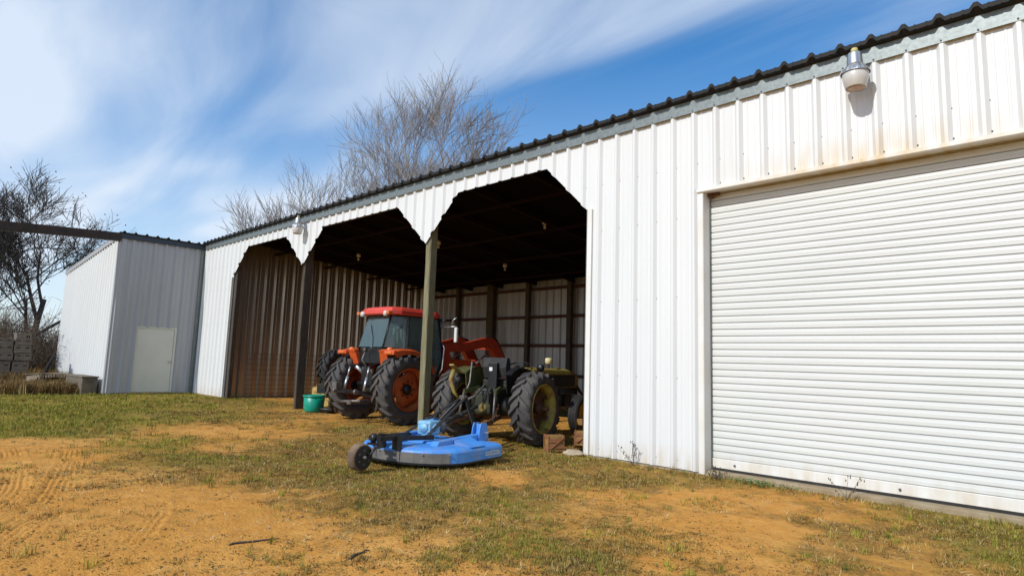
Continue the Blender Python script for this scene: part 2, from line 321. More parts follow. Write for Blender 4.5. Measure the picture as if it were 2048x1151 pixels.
def np_mesh(name,co,faces,k,m,attr=None,cols=None,smooth=False):
    me=bpy.data.meshes.new(name); nf=len(faces); me.vertices.add(len(co)); me.vertices.foreach_set('co',np.ascontiguousarray(co,dtype=np.float32).ravel())
    me.loops.add(nf*k); me.loops.foreach_set('vertex_index',np.ascontiguousarray(faces,dtype=np.int32).ravel())
    me.polygons.add(nf); me.polygons.foreach_set('loop_start',np.arange(0,nf*k,k,dtype=np.int32)); me.polygons.foreach_set('loop_total',np.full(nf,k,dtype=np.int32))
    if smooth: me.polygons.foreach_set('use_smooth',np.ones(nf,bool))
    me.update(calc_edges=True)
    if attr:
        ca=me.color_attributes.new(attr,'FLOAT_COLOR','POINT'); ca.data.foreach_set('color',np.ascontiguousarray(cols,dtype=np.float32).ravel())
    me.materials.append(MATS[m] if isinstance(m,str) else m); o=bpy.data.objects.new(name,me); col.objects.link(o); return o
g_,l_=cover(X,Y); th=track_h(X,Y)
cols=np.stack([g_,l_,np.clip(.5+th*12,0,1),np.ones_like(g_)],-1).reshape(-1,4)
def ground_material():
    m=bpy.data.materials.new('dirt_ground'); m.use_nodes=True; t=m.node_tree; n=t.nodes; l=t.links; b=n['Principled BSDF']; b.inputs['Roughness'].default_value=.95; b.inputs['Specular IOR Level'].default_value=.15
    g=n.new('ShaderNodeNewGeometry'); vc=n.new('ShaderNodeVertexColor'); vc.layer_name='Cover'; sp=n.new('ShaderNodeSeparateColor'); l.new(vc.outputs[0],sp.inputs[0])
    def noi(s,d=7,r=.62,st=None):
        x=n.new('ShaderNodeTexNoise'); x.inputs['Scale'].default_value=s; x.inputs['Detail'].default_value=d; x.inputs['Roughness'].default_value=r; l.new(g.outputs['Position'],x.inputs['Vector']); return x.outputs[0]
    def mr(s,a,b_,c=0,d=1):
        r=n.new('ShaderNodeMapRange'); r.inputs[1].default_value=a; r.inputs[2].default_value=b_; r.inputs[3].default_value=c; r.inputs[4].default_value=d; l.new(s,r.inputs[0]); return r.outputs[0]
    def ma(op,a,b_):
        k=n.new('ShaderNodeMath'); k.operation=op
        for i,v in enumerate((a,b_)):
            if isinstance(v,(int,float)): k.inputs[i].default_value=v
            else: l.new(v,k.inputs[i])
        return k.outputs[0]
    def mix(f,a,b_):
        k=n.new('ShaderNodeMix'); k.data_type='RGBA'; l.new(f,k.inputs[0])
        for i,v in ((6,a),(7,b_)):
            if isinstance(v,tuple): k.inputs[i].default_value=(*v,1)
            else: l.new(v,k.inputs[i])
        return k.outputs[2]
    n1=noi(.7); n2=noi(5); n3=noi(34,4,.7); n4=noi(1.7,8,.7)
    dirt=mix(mr(n1,.35,.65),(.60,.268,.047),(.68,.345,.085))
    dirt=mix(mr(n2,.42,.72),dirt,(.52,.225,.042))
    dirt=mix(mr(n3,.56,.72,0,.6),dirt,(.25,.115,.03))
    dirt=mix(mr(noi(80,3),.66,.74,0,.5),dirt,(.62,.45,.24))
    lit=ma('ADD',sp.outputs[1],mr(n4,.3,.7,-.5,.5))
    lit=ma('MULTIPLY',mr(lit,.26,.6),mr(n3,.34,.60,.35,1))
    c=mix(lit,dirt,(.20,.118,.026))
    gr=ma('ADD',sp.outputs[0],mr(n4,.3,.7,.3,-.3)); gr=ma('MULTIPLY',mr(gr,.2,.6),mr(n3,.3,.6,.45,1))
    c=mix(gr,c,(.20,.165,.022))
    l.new(c,b.inputs['Base Color'])
    bn=n.new('ShaderNodeBump'); bn.inputs['Strength'].default_value=1.; bn.inputs['Distance'].default_value=.045
    l.new(ma('ADD',ma('MULTIPLY',n2,.8),ma('MULTIPLY',n3,.5)),bn.inputs['Height']); l.new(bn.outputs[0],b.inputs['Normal'])
    return m
gnd=np_mesh('ground',co,quads,4,ground_material(),'Cover',cols,True); tag(gnd,'sandy orange dirt yard with patchy grass',None,kind='structure')

# ------------------------------------------------------------------ ribbed steel sheets
S=.3048; X0=-9.252
PROF=[(-.052,0),(-.016,.039),(.016,.039),(.052,0),(.086,0),(.094,.0045),(.108,.0045),(.116,0),(.188,0),(.196,.0045),(.210,.0045),(.218,0)]
def rib_pts(u0,u1,phase):
    p=[]; k0=math.floor((u0-phase)/S)-1; k1=math.ceil((u1-phase)/S)+1
    for k in range(k0,k1+1):
        for a,h in PROF: p.append((phase+k*S+a,h))
    return p
PROF_STD=PROF
def hprof(u,P):
    for (a,h),(b,g) in zip(P,P[1:]):
        if a<=u<=b: return h+(g-h)*(u-a)/(b-a+1e-12)
    return 0
def sheet(name,m,parent,u0,u1,phase,zb,zt,mp,off=0.,brk=(),hs=1.):
    """one ribbed sheet from u0 to u1; zb/zt give its lower and upper edge; mp maps (u,height,z)"""
    P=rib_pts(u0,u1,phase); us=sorted(set([u0,u1]+[round(a,5) for a,_ in P if u0<a<u1]+[b for b in brk if u0<b<u1]))
    mb=MB()
    for a,b in zip(us,us[1:]):
        if b-a<1e-5: continue
        e=min(1e-4,(b-a)/10); za,zb_=zb(a+e),zb(b-e)
        if za is None: continue
        ta,tb=zt(a),zt(b)
        if ta-za<.003 and tb-zb_<.003: continue
        ha,hb=hprof(a,P)*hs+off,hprof(b,P)*hs+off
        mb.add([mp(a,ha,za),mp(b,hb,zb_),mp(b,hb,tb),mp(a,ha,ta)],[(0,1,2,3)])
    if not mb.f: return None
    return mb.build(name,m,parent,fix=False)
# ------------------------------------------------------------------ main shed
shed=thing('machinery_shed','long white ribbed steel shed with three open bays and a roll-up door','building',(0,0,0))
EAVE=4.65; DEPTH=7.6; XL=-18.80; XR=-5.49; XI=-21.27; DL=-3.63; DR=.64; DH=3.56
HEAD=[(XL,3.585),(-17.87,4.42),(-15.44,4.415),(-14.45,3.555),(-13.5,4.43),(-10.45,4.42),(-9.45,3.54),(-8.53,4.405),(-6.35,4.415),(XR,3.575)]
def zb_front(x):
    if XL<x<XR:
        for (a,za),(b,zb_) in zip(HEAD,HEAD[1:]):
            if a<=x<=b: return za+(zb_-za)*(x-a)/(b-a)
    if DL<x<DR: return DH
    return .015
brk=[p[0] for p in HEAD]+[DL,DR]
n=-40
while n<48:
    u0=max(X0+n*S,XI+.02); u1=min(X0+(n+3)*S,5.2)
    if u1>u0: sheet('wall_panel','white_metal',shed,u0-.018,u1+.018,X0,zb_front,lambda u:EAVE+.03,lambda u,h,z:(u,-h,z),.0016*((n//3)%2),brk)
    n+=3
# eave trim with scalloped upper edge, closure strip, roof sheets
ROOFZ=lambda y:4.875-.105*(y+.12)
mb=MB(); u=XI+.03; P=rib_pts(XI,5.2,X0+.10); us=[XI+.02]+[a for a,h in P if XI+.02<a<5.2 and (a-X0-.10+.05)%S<.1]+[5.2]
for a,b in zip(us,us[1:]):
    ha,hb=hprof(a,P),hprof(b,P); za,zb_=EAVE+.135+ha*1.1,EAVE+.135+hb*1.1
    mb.add([(a,-.046,EAVE),(b,-.046,EAVE),(b,-.046,zb_),(a,-.046,za),(a,-.030,EAVE+.012),(b,-.030,EAVE+.012)],[(0,1,2,3),(0,4,5,1)])
mb.build('eave_trim','trim_galv',shed,fix=False)
MB().box(XI+.02,5.2,-.040,.10,EAVE+.031,4.83).build('eave_closure','closure_green',shed)
def roof_sheet(parent,u0,u1,phase,m,front,mp,back,zf,drop=.045,off=0):
    P=rib_pts(u0,u1,phase); us=sorted(set([u0,u1]+[round(a,5) for a,_ in P if u0<a<u1])); mb=MB()
    for a,b in zip(us,us[1:]):
        if b-a<1e-5: continue
        ha,hb=hprof(a,P)*1.25+off,hprof(b,P)*1.25+off
        mb.add([mp(a,front,zf(front)+ha),mp(b,front,zf(front)+hb),mp(b,back,zf(back)+hb),mp(a,back,zf(back)+ha),mp(a,front+.006,zf(front)+ha-drop),mp(b,front+.006,zf(front)+hb-drop),mp(b,front+.09,zf(front)-drop-.012),mp(a,front+.09,zf(front)-drop-.012)],[(0,1,2,3),(4,5,1,0),(4,7,6,5)])
    return mb.build('roof_panel',m,parent,fix=False)
n=-40
while n<48:
    u0=max(X0+n*S,XI+.06); u1=min(X0+(n+3)*S,5.25)
    if u1>u0: roof_sheet(shed,u0-.018,u1+.018,X0,'roof_dark',-.135,lambda u,y,z:(u,y,z),8.0,ROOFZ,off=.002*((n//3)%2))
    n+=3
# near-black underside sheet and rafters, roof-space shade put into their colour
mb=MB(); mb.add([(XL+.05,.06,4.73),(XR,.06,4.73),(XR,7.58,3.97),(XL+.05,7.58,3.97)],[(0,1,2,3)]).build('roof_shade_sheet','ceiling_shade',shed,fix=False)
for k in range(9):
    x=XL+.9+k*1.55; mb=MB().bar((x,.08,4.635),(x,7.5,3.885),.06,.14); mb.build('rafter','oxide_shaded',shed)
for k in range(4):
    y=1.2+k*1.7; MB().box(XL+.06,XR-.02,y,y+.06,4.735-.105*y-.21,4.735-.105*y-.155).build('purlin','oxide_shaded',shed)
# inner left wall, back wall, right partition added to block light
PROF=[(-.065,0),(-.015,.060),(.012,.060),(.022,0),(.10,0),(.108,.006),(.12,.006),(.128,0)]
k=0; y=.03
while y<7.59:
    y1=min(y+3*S,7.6); sheet('wall_panel','brown_in',shed,y,y1+.01 if y1<7.6 else y1,.12,lambda u:.01,lambda u:4.74-.101*u,lambda u,h,z:(XL-.02+h,u,z),.0016*(k%2),hs=1.15); y+=3*S; k+=1
PROF=PROF_STD
x=XL; k=0
while x<XR:
    x1=min(x+3*S,XR); sheet('wall_panel','galv_in',shed,x,x1,XL+.14,lambda u:.01,lambda u:3.96,lambda u,h,z:(u,7.6+h,z),.0016*(k%2),hs=1.1); x+=3*S; k+=1
MB().box(XR+.04,XR+.07,.05,7.6,0,4.0).build('light_block_partition','brown_in',shed)
MB().box(XI,5.2,7.66,7.70,0,4.0).build('rear_wall','galv_in',shed)
MB().box(5.18,5.21,.0,7.66,0,4.7).build('end_wall','white_metal',shed)
for z in (.95,1.87,2.79,3.70): MB().box(XL+.06,XR,7.50,7.57,z-.045,z+.045).build('girt','oxide',shed)
for x,w in ((-17.0,.14),(-15.28,.30),(-13.52,.14),(-11.78,.16),(-10.0,.14),(-8.2,.14),(-6.5,.14)):
    MB().box(x-w/2,x+w/2,7.36,7.495,0,3.99).build('back_post','wood_dark',shed)
# unseen header backing added to stop light leaks, front posts
MB().box(XL+.02,XR-.02,.03,.10,4.44,4.66).build('header_light_block','wood_dark',shed)
def post(x0,x1,y0,y1,z1,m):
    mb=MB(); st=14
    for i in range(st):
        pass
    vs=[];fs=[]
    for i in range(st+1):
        z=-.06+(z1+.06)*i/st; j=lambda:rnd.uniform(-.004,.004)
        b=.012
        ring=[(x0+b,y0),(x1-b,y0),(x1,y0+b),(x1,y1-b),(x1-b,y1),(x0+b,y1),(x0,y1-b),(x0,y0+b)]
        vs+=[(a+j(),c+j(),z) for a,c in ring]
    for i in range(st):
        for q in range(8): fs.append((i*8+q,i*8+(q+1)%8,(i+1)*8+(q+1)%8,(i+1)*8+q))
    mb.add(vs,fs); return mb.build('timber_post',m,shed)
post(-9.485,-9.325,.035,.20,4.44,'wood_post'); post(-14.47,-14.375,.035,.26,4.44,'wood_dark')
post(XL-.02+.075,XL+.20,.04,.16,3.9,'wood_dark')
# opening jamb trim
mb=MB(); mb.box(XR-.004,XR+.085,-.036,-.006,.01,3.60); mb.box(XR-.006,XR+.004,-.036,.10,.01,3.60); mb.build('jamb_trim','trim_white',shed)
MB().box(XR+.005,XR+.04,.0,.14,0,4.6).build('jamb_post','wood_dark',shed)
MB().box(XL-.05,XL+.002,-.034,.03,.012,3.58).build('jamb_trim','trim_white',shed)
# roll-up door
door=MB().box(DL+.01,DR,.20,.26,.05,DH+.3).build('roll_up_door','door_white',shed); tag(door,'white ribbed roll-up door filling the bay beside the open bays',None)
PT=.0838; z=.19; me=None
sp=[(.0,.020),(.004,.020),(.007,.001),(.036,-.001),(.039,-.002),(.042,.0),(.045,-.002),(.048,-.001),(.0775,.001),(.0805,.020),(PT,.020)]
mb=MB(); vs=[(x,yy,zz_) for zz_,yy in sp for x in (DL+.012,DR)]; mb.add(vs,[(2*i,2*i+1,2*i+3,2*i+2) for i in range(len(sp)-1)])
sl_=mb.build('door_slat','door_white',door,fix=False); sl_.location=(0,.16,z); z+=PT
while z<DH+.05:
    c=sl_.copy(); col.objects.link(c); c.parent=door; c.location=(0,.16,z); z+=PT
MB().box(DL+.012,DR,.145,.19,.075,.19,bev=.006).build('bottom_bar','trim_white',door)
MB().box(DL+.012,DR,.15,.185,.045,.075).build('rubber_seal','black_rubber',door)
for x in (DL+.30,-1.6,.2): MB().lathe([(.125,.0001),(.126,.012),(.146,.012)],10,'y',(x,0,.13)).build('door_bolt','screw',door)
mb=MB(); mb.box(DL-.075,DL-.002,-.040,-.004,.0,DH+.02); mb.box(DL-.004,DL+.004,-.040,.14,.0,DH-.004); mb.build('door_jamb','trim_white',shed)
MB().box(DL+.004,DL+.018,.14,.20,.0,DH).build('door_track','trim_galv',shed)
mb=MB(); mb.add([(DL-.075,-.062,DH-.012),(DR+.08,-.062,DH-.012),(DR+.08,-.062,DH+.028),(DL-.075,-.062,DH+.028),(DL-.075,-.002,DH+.040),(DR+.08,-.002,DH+.040),(DR+.08,.13,DH-.004),(DL-.075,.13,DH-.004),(DL-.075,-.052,DH-.022),(DR+.08,-.052,DH-.022)],[(0,1,2,3),(3,2,5,4),(0,8,9,1),(8,7,6,9)]); mb.build('door_head_trim','trim_white',shed,fix=False)
mb=MB(); mb.tube([(DL+.06,.10,DH-.05),(DL+.16,.10,DH-.03)],.022,8); mb.box(DL+.02,DL+.07,.07,.14,DH-.07,DH-.01); mb.build('door_bracket','rust',shed)
MB().box(XR+.02,DL-.08,-.022,.30,-.10,.006).build('concrete_footing','concrete',shed)
MB().box(DL-.075,5.2,-.022,.30,-.10,.045,bev=.012).build('concrete_sill','concrete',shed)
MB().box(XI+.02,XL,-.02,.2,-.1,.02).build('concrete_sill','concrete',shed)
# fixing screws
mb=MB()
def scr(x,y,z,r=.009): mb.lathe([(-.006,.0001),(-.006,r),(0,r)],6,'y',(x,y,z))
for k in range(-38,46):
    x=X0+k*S; scr(x,-.047,EAVE+.022)
    for z in (.12,1.15,2.2,3.25,3.95):
        for dx in (.052,):
            if z>zb_front(x+dx)+.05: scr(x+dx,-.001,z,.0055)
    if DL<x<DR:
        scr(x+.052,-.001,DH+.075,.010); scr(x-.004,-.031,DH+.085,.011)
o=mb.build('screws','screw',shed,fix=False); o['kind']='stuff'

# ------------------------------------------------------------------ annex
annex=thing('annex','tall annex with shaded grey side, beige walk door and sunlit white end','building',(XI,-2.45,0))
def A(u,h,z): return (u,h,z)
AY=-2.45; AX=-28.6
ax_l=lambda x:x-XI; ay_l=lambda y:y-AY
topw=lambda x:4.66+.078*(x-XI)
DY0,DY1,DZ=-1.765,-.70,2.0
PROF=[(-.085,0),(-.018,.058),(.012,.058),(.03,0),(.10,0),(.108,.006),(.12,.006),(.128,0)]
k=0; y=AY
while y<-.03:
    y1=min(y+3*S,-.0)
    sheet('wall_panel','annex_shade_grey',annex,y,y1,AY+.36,lambda u:(DZ+.03 if DY0-.02<u<DY1+.02 else .03),lambda u:EAVE+.03,lambda u,h,z:(h,u-AY,z),.0016*(k%2),brk=(DY0-.02,DY1+.02)); y+=3*S; k+=1
PROF=PROF_STD
x=AX; k=0
while x<XI:
    x1=min(x+3*S,XI); sheet('wall_panel','white_metal',annex,x,x1,XI-.2,lambda u:.02,lambda u:topw(u)+.02,lambda u,h,z:(u-XI,-h,z),.0016*(k%2)); x+=3*S; k+=1
mb=MB(); mb.box(-.004,.036,-.036,.16,.01,EAVE+.02); mb.box(-.10,.034,-.040,-.031,.01,EAVE-.02); mb.build('corner_trim','annex_shade_grey',annex)
MB().box(.0,.045,2.31,2.41,.02,EAVE).build('inside_corner_strip','trim_galv',annex)  # narrow darker strip down the inside corner
MB().box(.03,.075,-.06,2.40,EAVE,EAVE+.15).build('eave_trim','trim_galv_shaded',annex)
RZ=lambda a:4.835+.078*(-a)
for k in range(3):
    u0=AY-.06+k*3*S; u1=min(u0+3*S,-.06)
    roof_sheet(annex,u0,u1,AY+.36,'roof_dark',-.10,lambda u,a,z:(-a,u-AY,z),7.4,lambda a:4.835-.078*(a+.1),off=.002*(k%2))
mb=MB(); mb.add([(XI-XI,-.05,4.665),(AX-XI,-.05,topw(AX)+.005),(AX-XI,-.05,topw(AX)+.16),(0,-.05,4.82),(0,-.034,4.68),(AX-XI,-.034,topw(AX)+.02),(AX-XI,.02,topw(AX)+.17),(0,.02,4.83)],[(0,1,2,3),(0,4,5,1),(3,2,6,7)]); mb.build('rake_trim','annex_shade_grey',annex,fix=False)
MB().box(AX-XI,0.0-.02,.03,.05,.0,4.0).build('inner_lining','galv_in',annex)
MB().box(AX-XI-.01,AX-XI+.02,0,7.4,0,4.05).build('far_wall','white_metal',annex)
MB().box(-.05,.02,0,2.43,-.08,.035).build('footing','concrete',annex)
MB().box(-.06,-.03,DY0-AY-.1,DY1-AY+.1,0,2.2).build('door_backing','black_metal',annex)
dr=MB().box(-.035,.005,DY0-AY+.012,DY1-AY-.012,.045,DZ-.012,bev=.004).build('door','door_beige',annex); tag(dr,'plain beige walk door',None)
mb=MB(); mb.box(-.03,.022,DY0-AY-.05,DY0-AY+.008,.02,DZ+.04); mb.box(-.03,.022,DY1-AY-.008,DY1-AY+.05,.02,DZ+.04); mb.box(-.03,.0215,DY0-AY+.008,DY1-AY-.008,DZ-.008,DZ+.04); mb.build('frame','door_beige',dr)
mb=MB(); mb.lathe([(.005,.022),(.03,.012),(.045,.012),(.05,.028),(.075,.026),(.082,.0001)],12,'x',(0,DY1-AY-.08,.98)); mb.build('handle','alu',dr)
MB().box(-.02,.06,DY0-AY-.02,DY1-AY+.02,.0,.044,bev=.008).build('threshold','concrete',dr)
# ------------------------------------------------------------------ timber beam out from the annex corner
bm_=thing('overhead_beam','dark weathered overhead beam running out from the annex corner','beam',(XI+.02,-9.3,0))
pts=[]
mb=MB()
K=10
for i in range(K):
    f0,f1=i/K,(i+1)/K
    y=lambda f:(-9.3+f*6.83)+9.3
    zc=lambda f:4.02+.66*f**.75+.05*math.sin(PI*f)
    mb.bar((0,y(f0),zc(f0)),(0,y(f1)+.003,zc(f1)),.20,.24)
mb.build('beam','beam_steel',bm_)
MB().lathe([(-.05,.10),(4.0,.085)],12,'z',(0,0.06,0)).build('support_post','beam_steel',bm_)
# ------------------------------------------------------------------ yard lights
def yard_light(x,label):
    t=thing('yard_light',label,'yard light',(x,-.005,4.32),0,'dusk lights on the front wall')
    MB().lathe([(.000,.0001),(.002,.098),(.012,.104),(.085,.121),(.165,.133),(.172,.128)],28,'z',(0,-.215,0)).build('lens','lens',t)
    MB().lathe([(-.004,.0001),(-.003,.07),(-.0015,.094)],28,'z',(0,-.215,0)).build('lens_bottom','lens_bottom',t)
    mb=MB(); nn=56; prof=[(.165,.143),(.178,.145),(.205,.132),(.245,.098),(.252,.088)]
    vs=[];fs=[]
    for h,r in prof:
        for j in range(nn):
            q=2*PI*j/nn; rr=r-(.006 if (j%4<2 and .17<h<.25) else 0); vs.append((rr*math.cos(q),rr*math.sin(q)-.215,h))
    for i in range(len(prof)-1):
        for j in range(nn): fs.append((i*nn+j,i*nn+(j+1)%nn,(i+1)*nn+(j+1)%nn,(i+1)*nn+j))
    mb.add(vs,fs); mb.build('reflector_hood','alu',t)
    MB().lathe([(.250,.084),(.275,.080),(.385,.070),(.400,.064),(.402,.0001)],24,'z',(0,-.215,0)).build('housing','alu',t)
    MB().lathe([(.402,.036),(.448,.034),(.456,.028),(.457,.0001)],16,'z',(0,-.215,0)).build('photocell','photo_yellow',t)
    mb=MB(); mb.tube([(0,-.15,.30),(0,-.06,.295),(0,-.025,.25),(0,-.025,.20)],.016,8); mb.box(-.03,.03,-.045,-.028,.14,.32); mb.build('bracket','alu',t)
    return t
yard_light(-1.77,'grey dusk light with frosted cup above the roll-up door')
yard_light(-14.42,'small far dusk light between the first two open bays')
# bare bulb holders under the shed roof
for x,y,z,lb in ((-8.77,2.74,4.40,'white ceiling bulb holder in the bay nearest the roll-up door'),(-12.61,5.38,4.13,'white ceiling bulb holder deepest in the shed, above the loader'),(-12.57,2.82,4.39,'white ceiling bulb holder just right of the near timber post'),(-16.29,2.71,4.40,'white ceiling bulb holder in the middle open bay')):
    t=thing('ceiling_bulb',lb,'light bulb',(x,y,z),0,'bulb holders under the shed roof')
    MB().lathe([(-.05,.055),(-.02,.065),(.045,.06)],16).build('socket','mirror_white',t)
    MB().tube([(0,0,.04),(0,0,.15)],.012,6).build('conduit','steel',t)
    MB().lathe([(-.16,.0001),(-.155,.02),(-.13,.034),(-.10,.030),(-.05,.015)],14).build('bulb','lens',t)
# ------------------------------------------------------------------ wheels
def tyre_mesh(R_,rim,w,nl,lug=.032,lw=.5,sweep=1.0,twist=.62,cx=0.,hub=(0,0)):
    """agricultural tyre round the x axis: carcass plus two rows of swept bars"""
    mb=MB(); b=R_-lug; hw=w/2
    prof=[(-hw*.62,rim),(-hw*.80,rim+.015),(-hw*.98,rim+(b-rim)*.35),(-hw,rim+(b-rim)*.55),(-hw*.96,b-.045),(-hw*.80,b-.016),(-hw*.4,b-.002),(0,b),(hw*.4,b-.002),(hw*.80,b-.016),(hw*.96,b-.045),(hw,rim+(b-rim)*.55),(hw*.98,rim+(b-rim)*.35),(hw*.80,rim+.015),(hw*.62,rim)]
    vs=[];fs=[];n=40;k=len(prof)
    for h,r in prof:
        for j in range(n):
            q=2*PI*j/n; vs.append((h,r*math.sin(q),r*math.cos(q)))
    for i in range(k-1):
        for j in range(n): fs.append((i*n+j,i*n+(j+1)%n,(i+1)*n+(j+1)%n,(i+1)*n+j))
    mb.add(vs,fs,True)
    st=2*PI/nl; aw=st*lw*.5
    for s_ in (-1,1):
        for i in range(nl):
            a0=i*st+(st/2 if s_>0 else 0)
            secs=[(-.05*s_*hw,0,R_,b-.01,aw*.8),(.45*hw*s_,-twist*st*.7,R_,b-.012,aw*.85),(.86*hw*s_,-twist*st*1.25,R_-.008,b-.03,aw*.95),(1.02*hw*s_,-twist*st*1.5,R_-.040,b-.075,aw*.95),(1.015*hw*s_,-twist*st*1.62,R_-.105,b-.12,aw*.7)]
            vs=[]
            for x,da,rt,rb,ww in secs:
                for r,sgn,wf in ((rb,-1,1.15),(rt,-1,.8),(rt,1,.8),(rb,1,1.15)):
                    q=a0+da+sgn*ww*wf; vs.append((x if r==rt else x*.97,r*math.sin(q),r*math.cos(q)))
            fs=[(0,1,2,3),(16,19,18,17)]
            for k_ in range(4):
                o=k_*4; fs+=[(o+j,o+(j+1)%4,o+4+(j+1)%4,o+4+j) for j in range(4)]
            mb.add(vs,fs)
    mb.v=[(x+cx,y+hub[0],z+hub[1]) for x,y,z in mb.v]
    return mb
def ribbed_tyre(R_,rim,w,cx,hub,ribs=3):
    mb=MB(); hw=w/2; pr=[(-hw*.7,rim),(-hw,rim+(R_-rim)*.5),(-hw*.9,R_-.02)]
    for i in range(ribs):
        a=-hw*.8+i*1.6*hw/ribs; b=a+1.6*hw/ribs; d=.18*(b-a)
        pr+=[(a+d*.3,R_-.016),(a+d,R_),(b-d,R_),(b-d*.3,R_-.016)]
    pr+=[(hw*.9,R_-.02),(hw,rim+(R_-rim)*.5),(hw*.7,rim)]
    mb.lathe(pr,36,'x',(cx,hub[0],hub[1])); mb.f=mb.f[:-2]; mb.sm=mb.sm[:-2]; return mb
def face_x(prof,cx,hub,side,n=32): 
    """lathe about the axle; profile (out,r) with out measured outwards"""
    return MB().lathe([(o*side,r) for o,r in prof],n,'x',(cx,hub[0],hub[1]))
# ------------------------------------------------------------------ orange cab tractor with loader
def orange_tractor():
    t=thing('cab_tractor','orange cab tractor with front loader parked nose-in behind the near timber post','tractor',(-10.99,.16,0),R(2.5))
    Rr=.69; ht=.82; w=.44
    for sd in (-1,1):
        cx=sd*ht; ty=tyre_mesh(Rr,.40,w,19,.045,.42,cx=cx,hub=(0,Rr)).build('rear_tyre','grey_rubber',t)
        rim=face_x([(.10,.36),(.19,.405),(.205,.425),(.19,.43),(.12,.40),(-.15,.40),(-.15,.36),(.10,.36)],cx,(0,Rr),sd,40); rim.f=rim.f[:-2]; rim.sm=rim.sm[:-2]
        rim.build('rim','orange_rim',ty)
        mb=MB(); k=48; vs=[];fs=[]
        for lv,(o,sc_) in enumerate(((.06,1.),(.085,.93),(.10,.55),(.085,.30),(.0,.28))):
            for j in range(k):
                q=2*PI*j/k; rr=.335+.045*math.cos(4*(q-R(20))) if lv<2 else .335
                vs.append((cx+sd*o,rr*sc_*math.sin(q),Rr+rr*sc_*math.cos(q)))
        for lv in range(4):
            for j in range(k): fs.append((lv*k+j,lv*k+(j+1)%k,(lv+1)*k+(j+1)%k,(lv+1)*k+j))
        mb.add(vs,fs,True); mb.build('wheel_disc','orange_rim',ty)
        mb=face_x([(.0,.10),(.12,.10),(.14,.085),(.17,.05),(.17,.0001)],cx,(0,Rr),sd,20)
        for j in range(8):
            q=2*PI*j/8; mb.lathe([(cx+sd*.10,.014),(cx+sd*.125,.014)],6,'x',(0,.16*math.sin(q),Rr+.16*math.cos(q)))
        mb.build('hub','black_metal',ty)
        # front tyre
        fx=sd*.74; fr=.45; f=tyre_mesh(fr,.27,.30,15,.032,.42,cx=fx,hub=(1.85,fr)).build('front_tyre','black_rubber',t)
        face_x([(.02,.0001),(.03,.10),(.02,.24),(.10,.27),(.12,.285),(-.10,.27)],fx,(1.85,fr),sd,28).build('rim','orange_rim',f)
        # fender
        mb=MB(); vs=[];fs=[]; K=13
        for i in range(K):
            q=R(-27+i*92/(K-1)); ro=.80+(.05*max(0,1-i/3)); y,z=ro*math.sin(q),Rr+ro*math.cos(q); xi,xo=.42*sd,(ht+.13)*sd
            for x,dz in ((xi,0),(xo-.06*sd,0),(xo,-.03),(xo,-.11-.05*max(0,1-i/3)),(xo-.05*sd,-.06),(xi,-.04)):
                vs.append((x,y+dz*math.sin(q),z+dz*math.cos(q)))
        for i in range(K-1):
            for j in range(6): fs.append((i*6+j,i*6+(j+1)%6,(i+1)*6+(j+1)%6,(i+1)*6+j))
        fs+=[tuple(range(6)),tuple((K-1)*6+j for j in range(6))]
        fd=mb.add(vs,fs).build('fender','orange',t)
        MB().add([(.42*sd,-.36,1.42),(.66*sd,-.36,1.40),(.60*sd,-.22,1.06),(.36*sd,-.24,1.02),(.42*sd,.5,1.45),(.36*sd,.5,1.0)],[(0,1,2,3),(0,3,5,4),(0,1,4),(1,2,5,4),(2,3,5)]).build('fender_side','orange',t)
        MB().box(min(.66*sd,.98*sd),max(.66*sd,.98*sd),-.43,-.35,1.36,1.45,bev=.025).build('lamp_housing','orange',fd)
        MB().lathe([(0,.065),(.015,.068),(.055,.045),(.06,.0001)],16,'z',(.66*sd,-.28,1.455)).build('turn_lamp','lamp_amber',fd)
        MB().box(min(.72*sd,.92*sd),max(.72*sd,.92*sd),-.442,-.431,1.385,1.425).build('tail_lamp','lamp_amber',fd)
    # cab
    c0,c1=-.575,.575
    def pane(pts,m='cab_glass',th=.008):
        a=[Vector(p) for p in pts]; nrm=(a[1]-a[0]).cross(a[2]-a[0]).normalized()*th; k=len(a)
        return MB().add(a+[p+nrm for p in a],[tuple(range(k))[::-1],tuple(range(k,2*k))]+[(i,(i+1)%k,k+(i+1)%k,k+i) for i in range(k)])
    zb,zt=1.52,2.17
    pane([(-.40,-.28,zb),(.40,-.28,zb),(.37,-.10,zt),(-.37,-.10,zt)]).build('rear_window','cab_glass',t)
    for sd in (-1,1):
        pane([(.43*sd,-.26,zb),(.60*sd,.14,zb-.02),(.55*sd,.20,zt),(.40*sd,-.08,zt)]).build('quarter_window','cab_glass',t)
        pane([(.60*sd,.24,.80),(.60*sd,.98,.80),(.61*sd,1.10,1.3),(.55*sd,1.06,zt),(.55*sd,.26,zt)]).build('cab_door','cab_glass',t)
        MB().tube([(.66*sd,1.02,.95),(.70*sd,1.10,1.1),(.70*sd,1.14,1.55),(.66*sd,1.12,1.66)],.016,8).build('handrail','alu',t)
        MB().tube([(.42*sd,-.27,zb-.06),(.385*sd,-.09,zt+.02)],.018,8).build('cab_pillar','black_metal',t)
        MB().tube([(.60*sd,.19,.75),(.55*sd,.23,zt)],.028,8).build('cab_pillar','steel',t)
        MB().tube([(.60*sd,1.0,.75),(.61*sd,1.13,1.3),(.55*sd,1.08,zt+.02)],.03,8).build('cab_pillar','black_metal',t)
        mb=MB().tube([(.58*sd,1.12,2.0),(.80*sd,1.22,2.02),(.98*sd,1.22,2.02)],.014,6); mb.tube([(.80*sd,1.22,2.02),(.83*sd,1.24,2.16),(.92*sd,1.26,2.22)],.014,6)
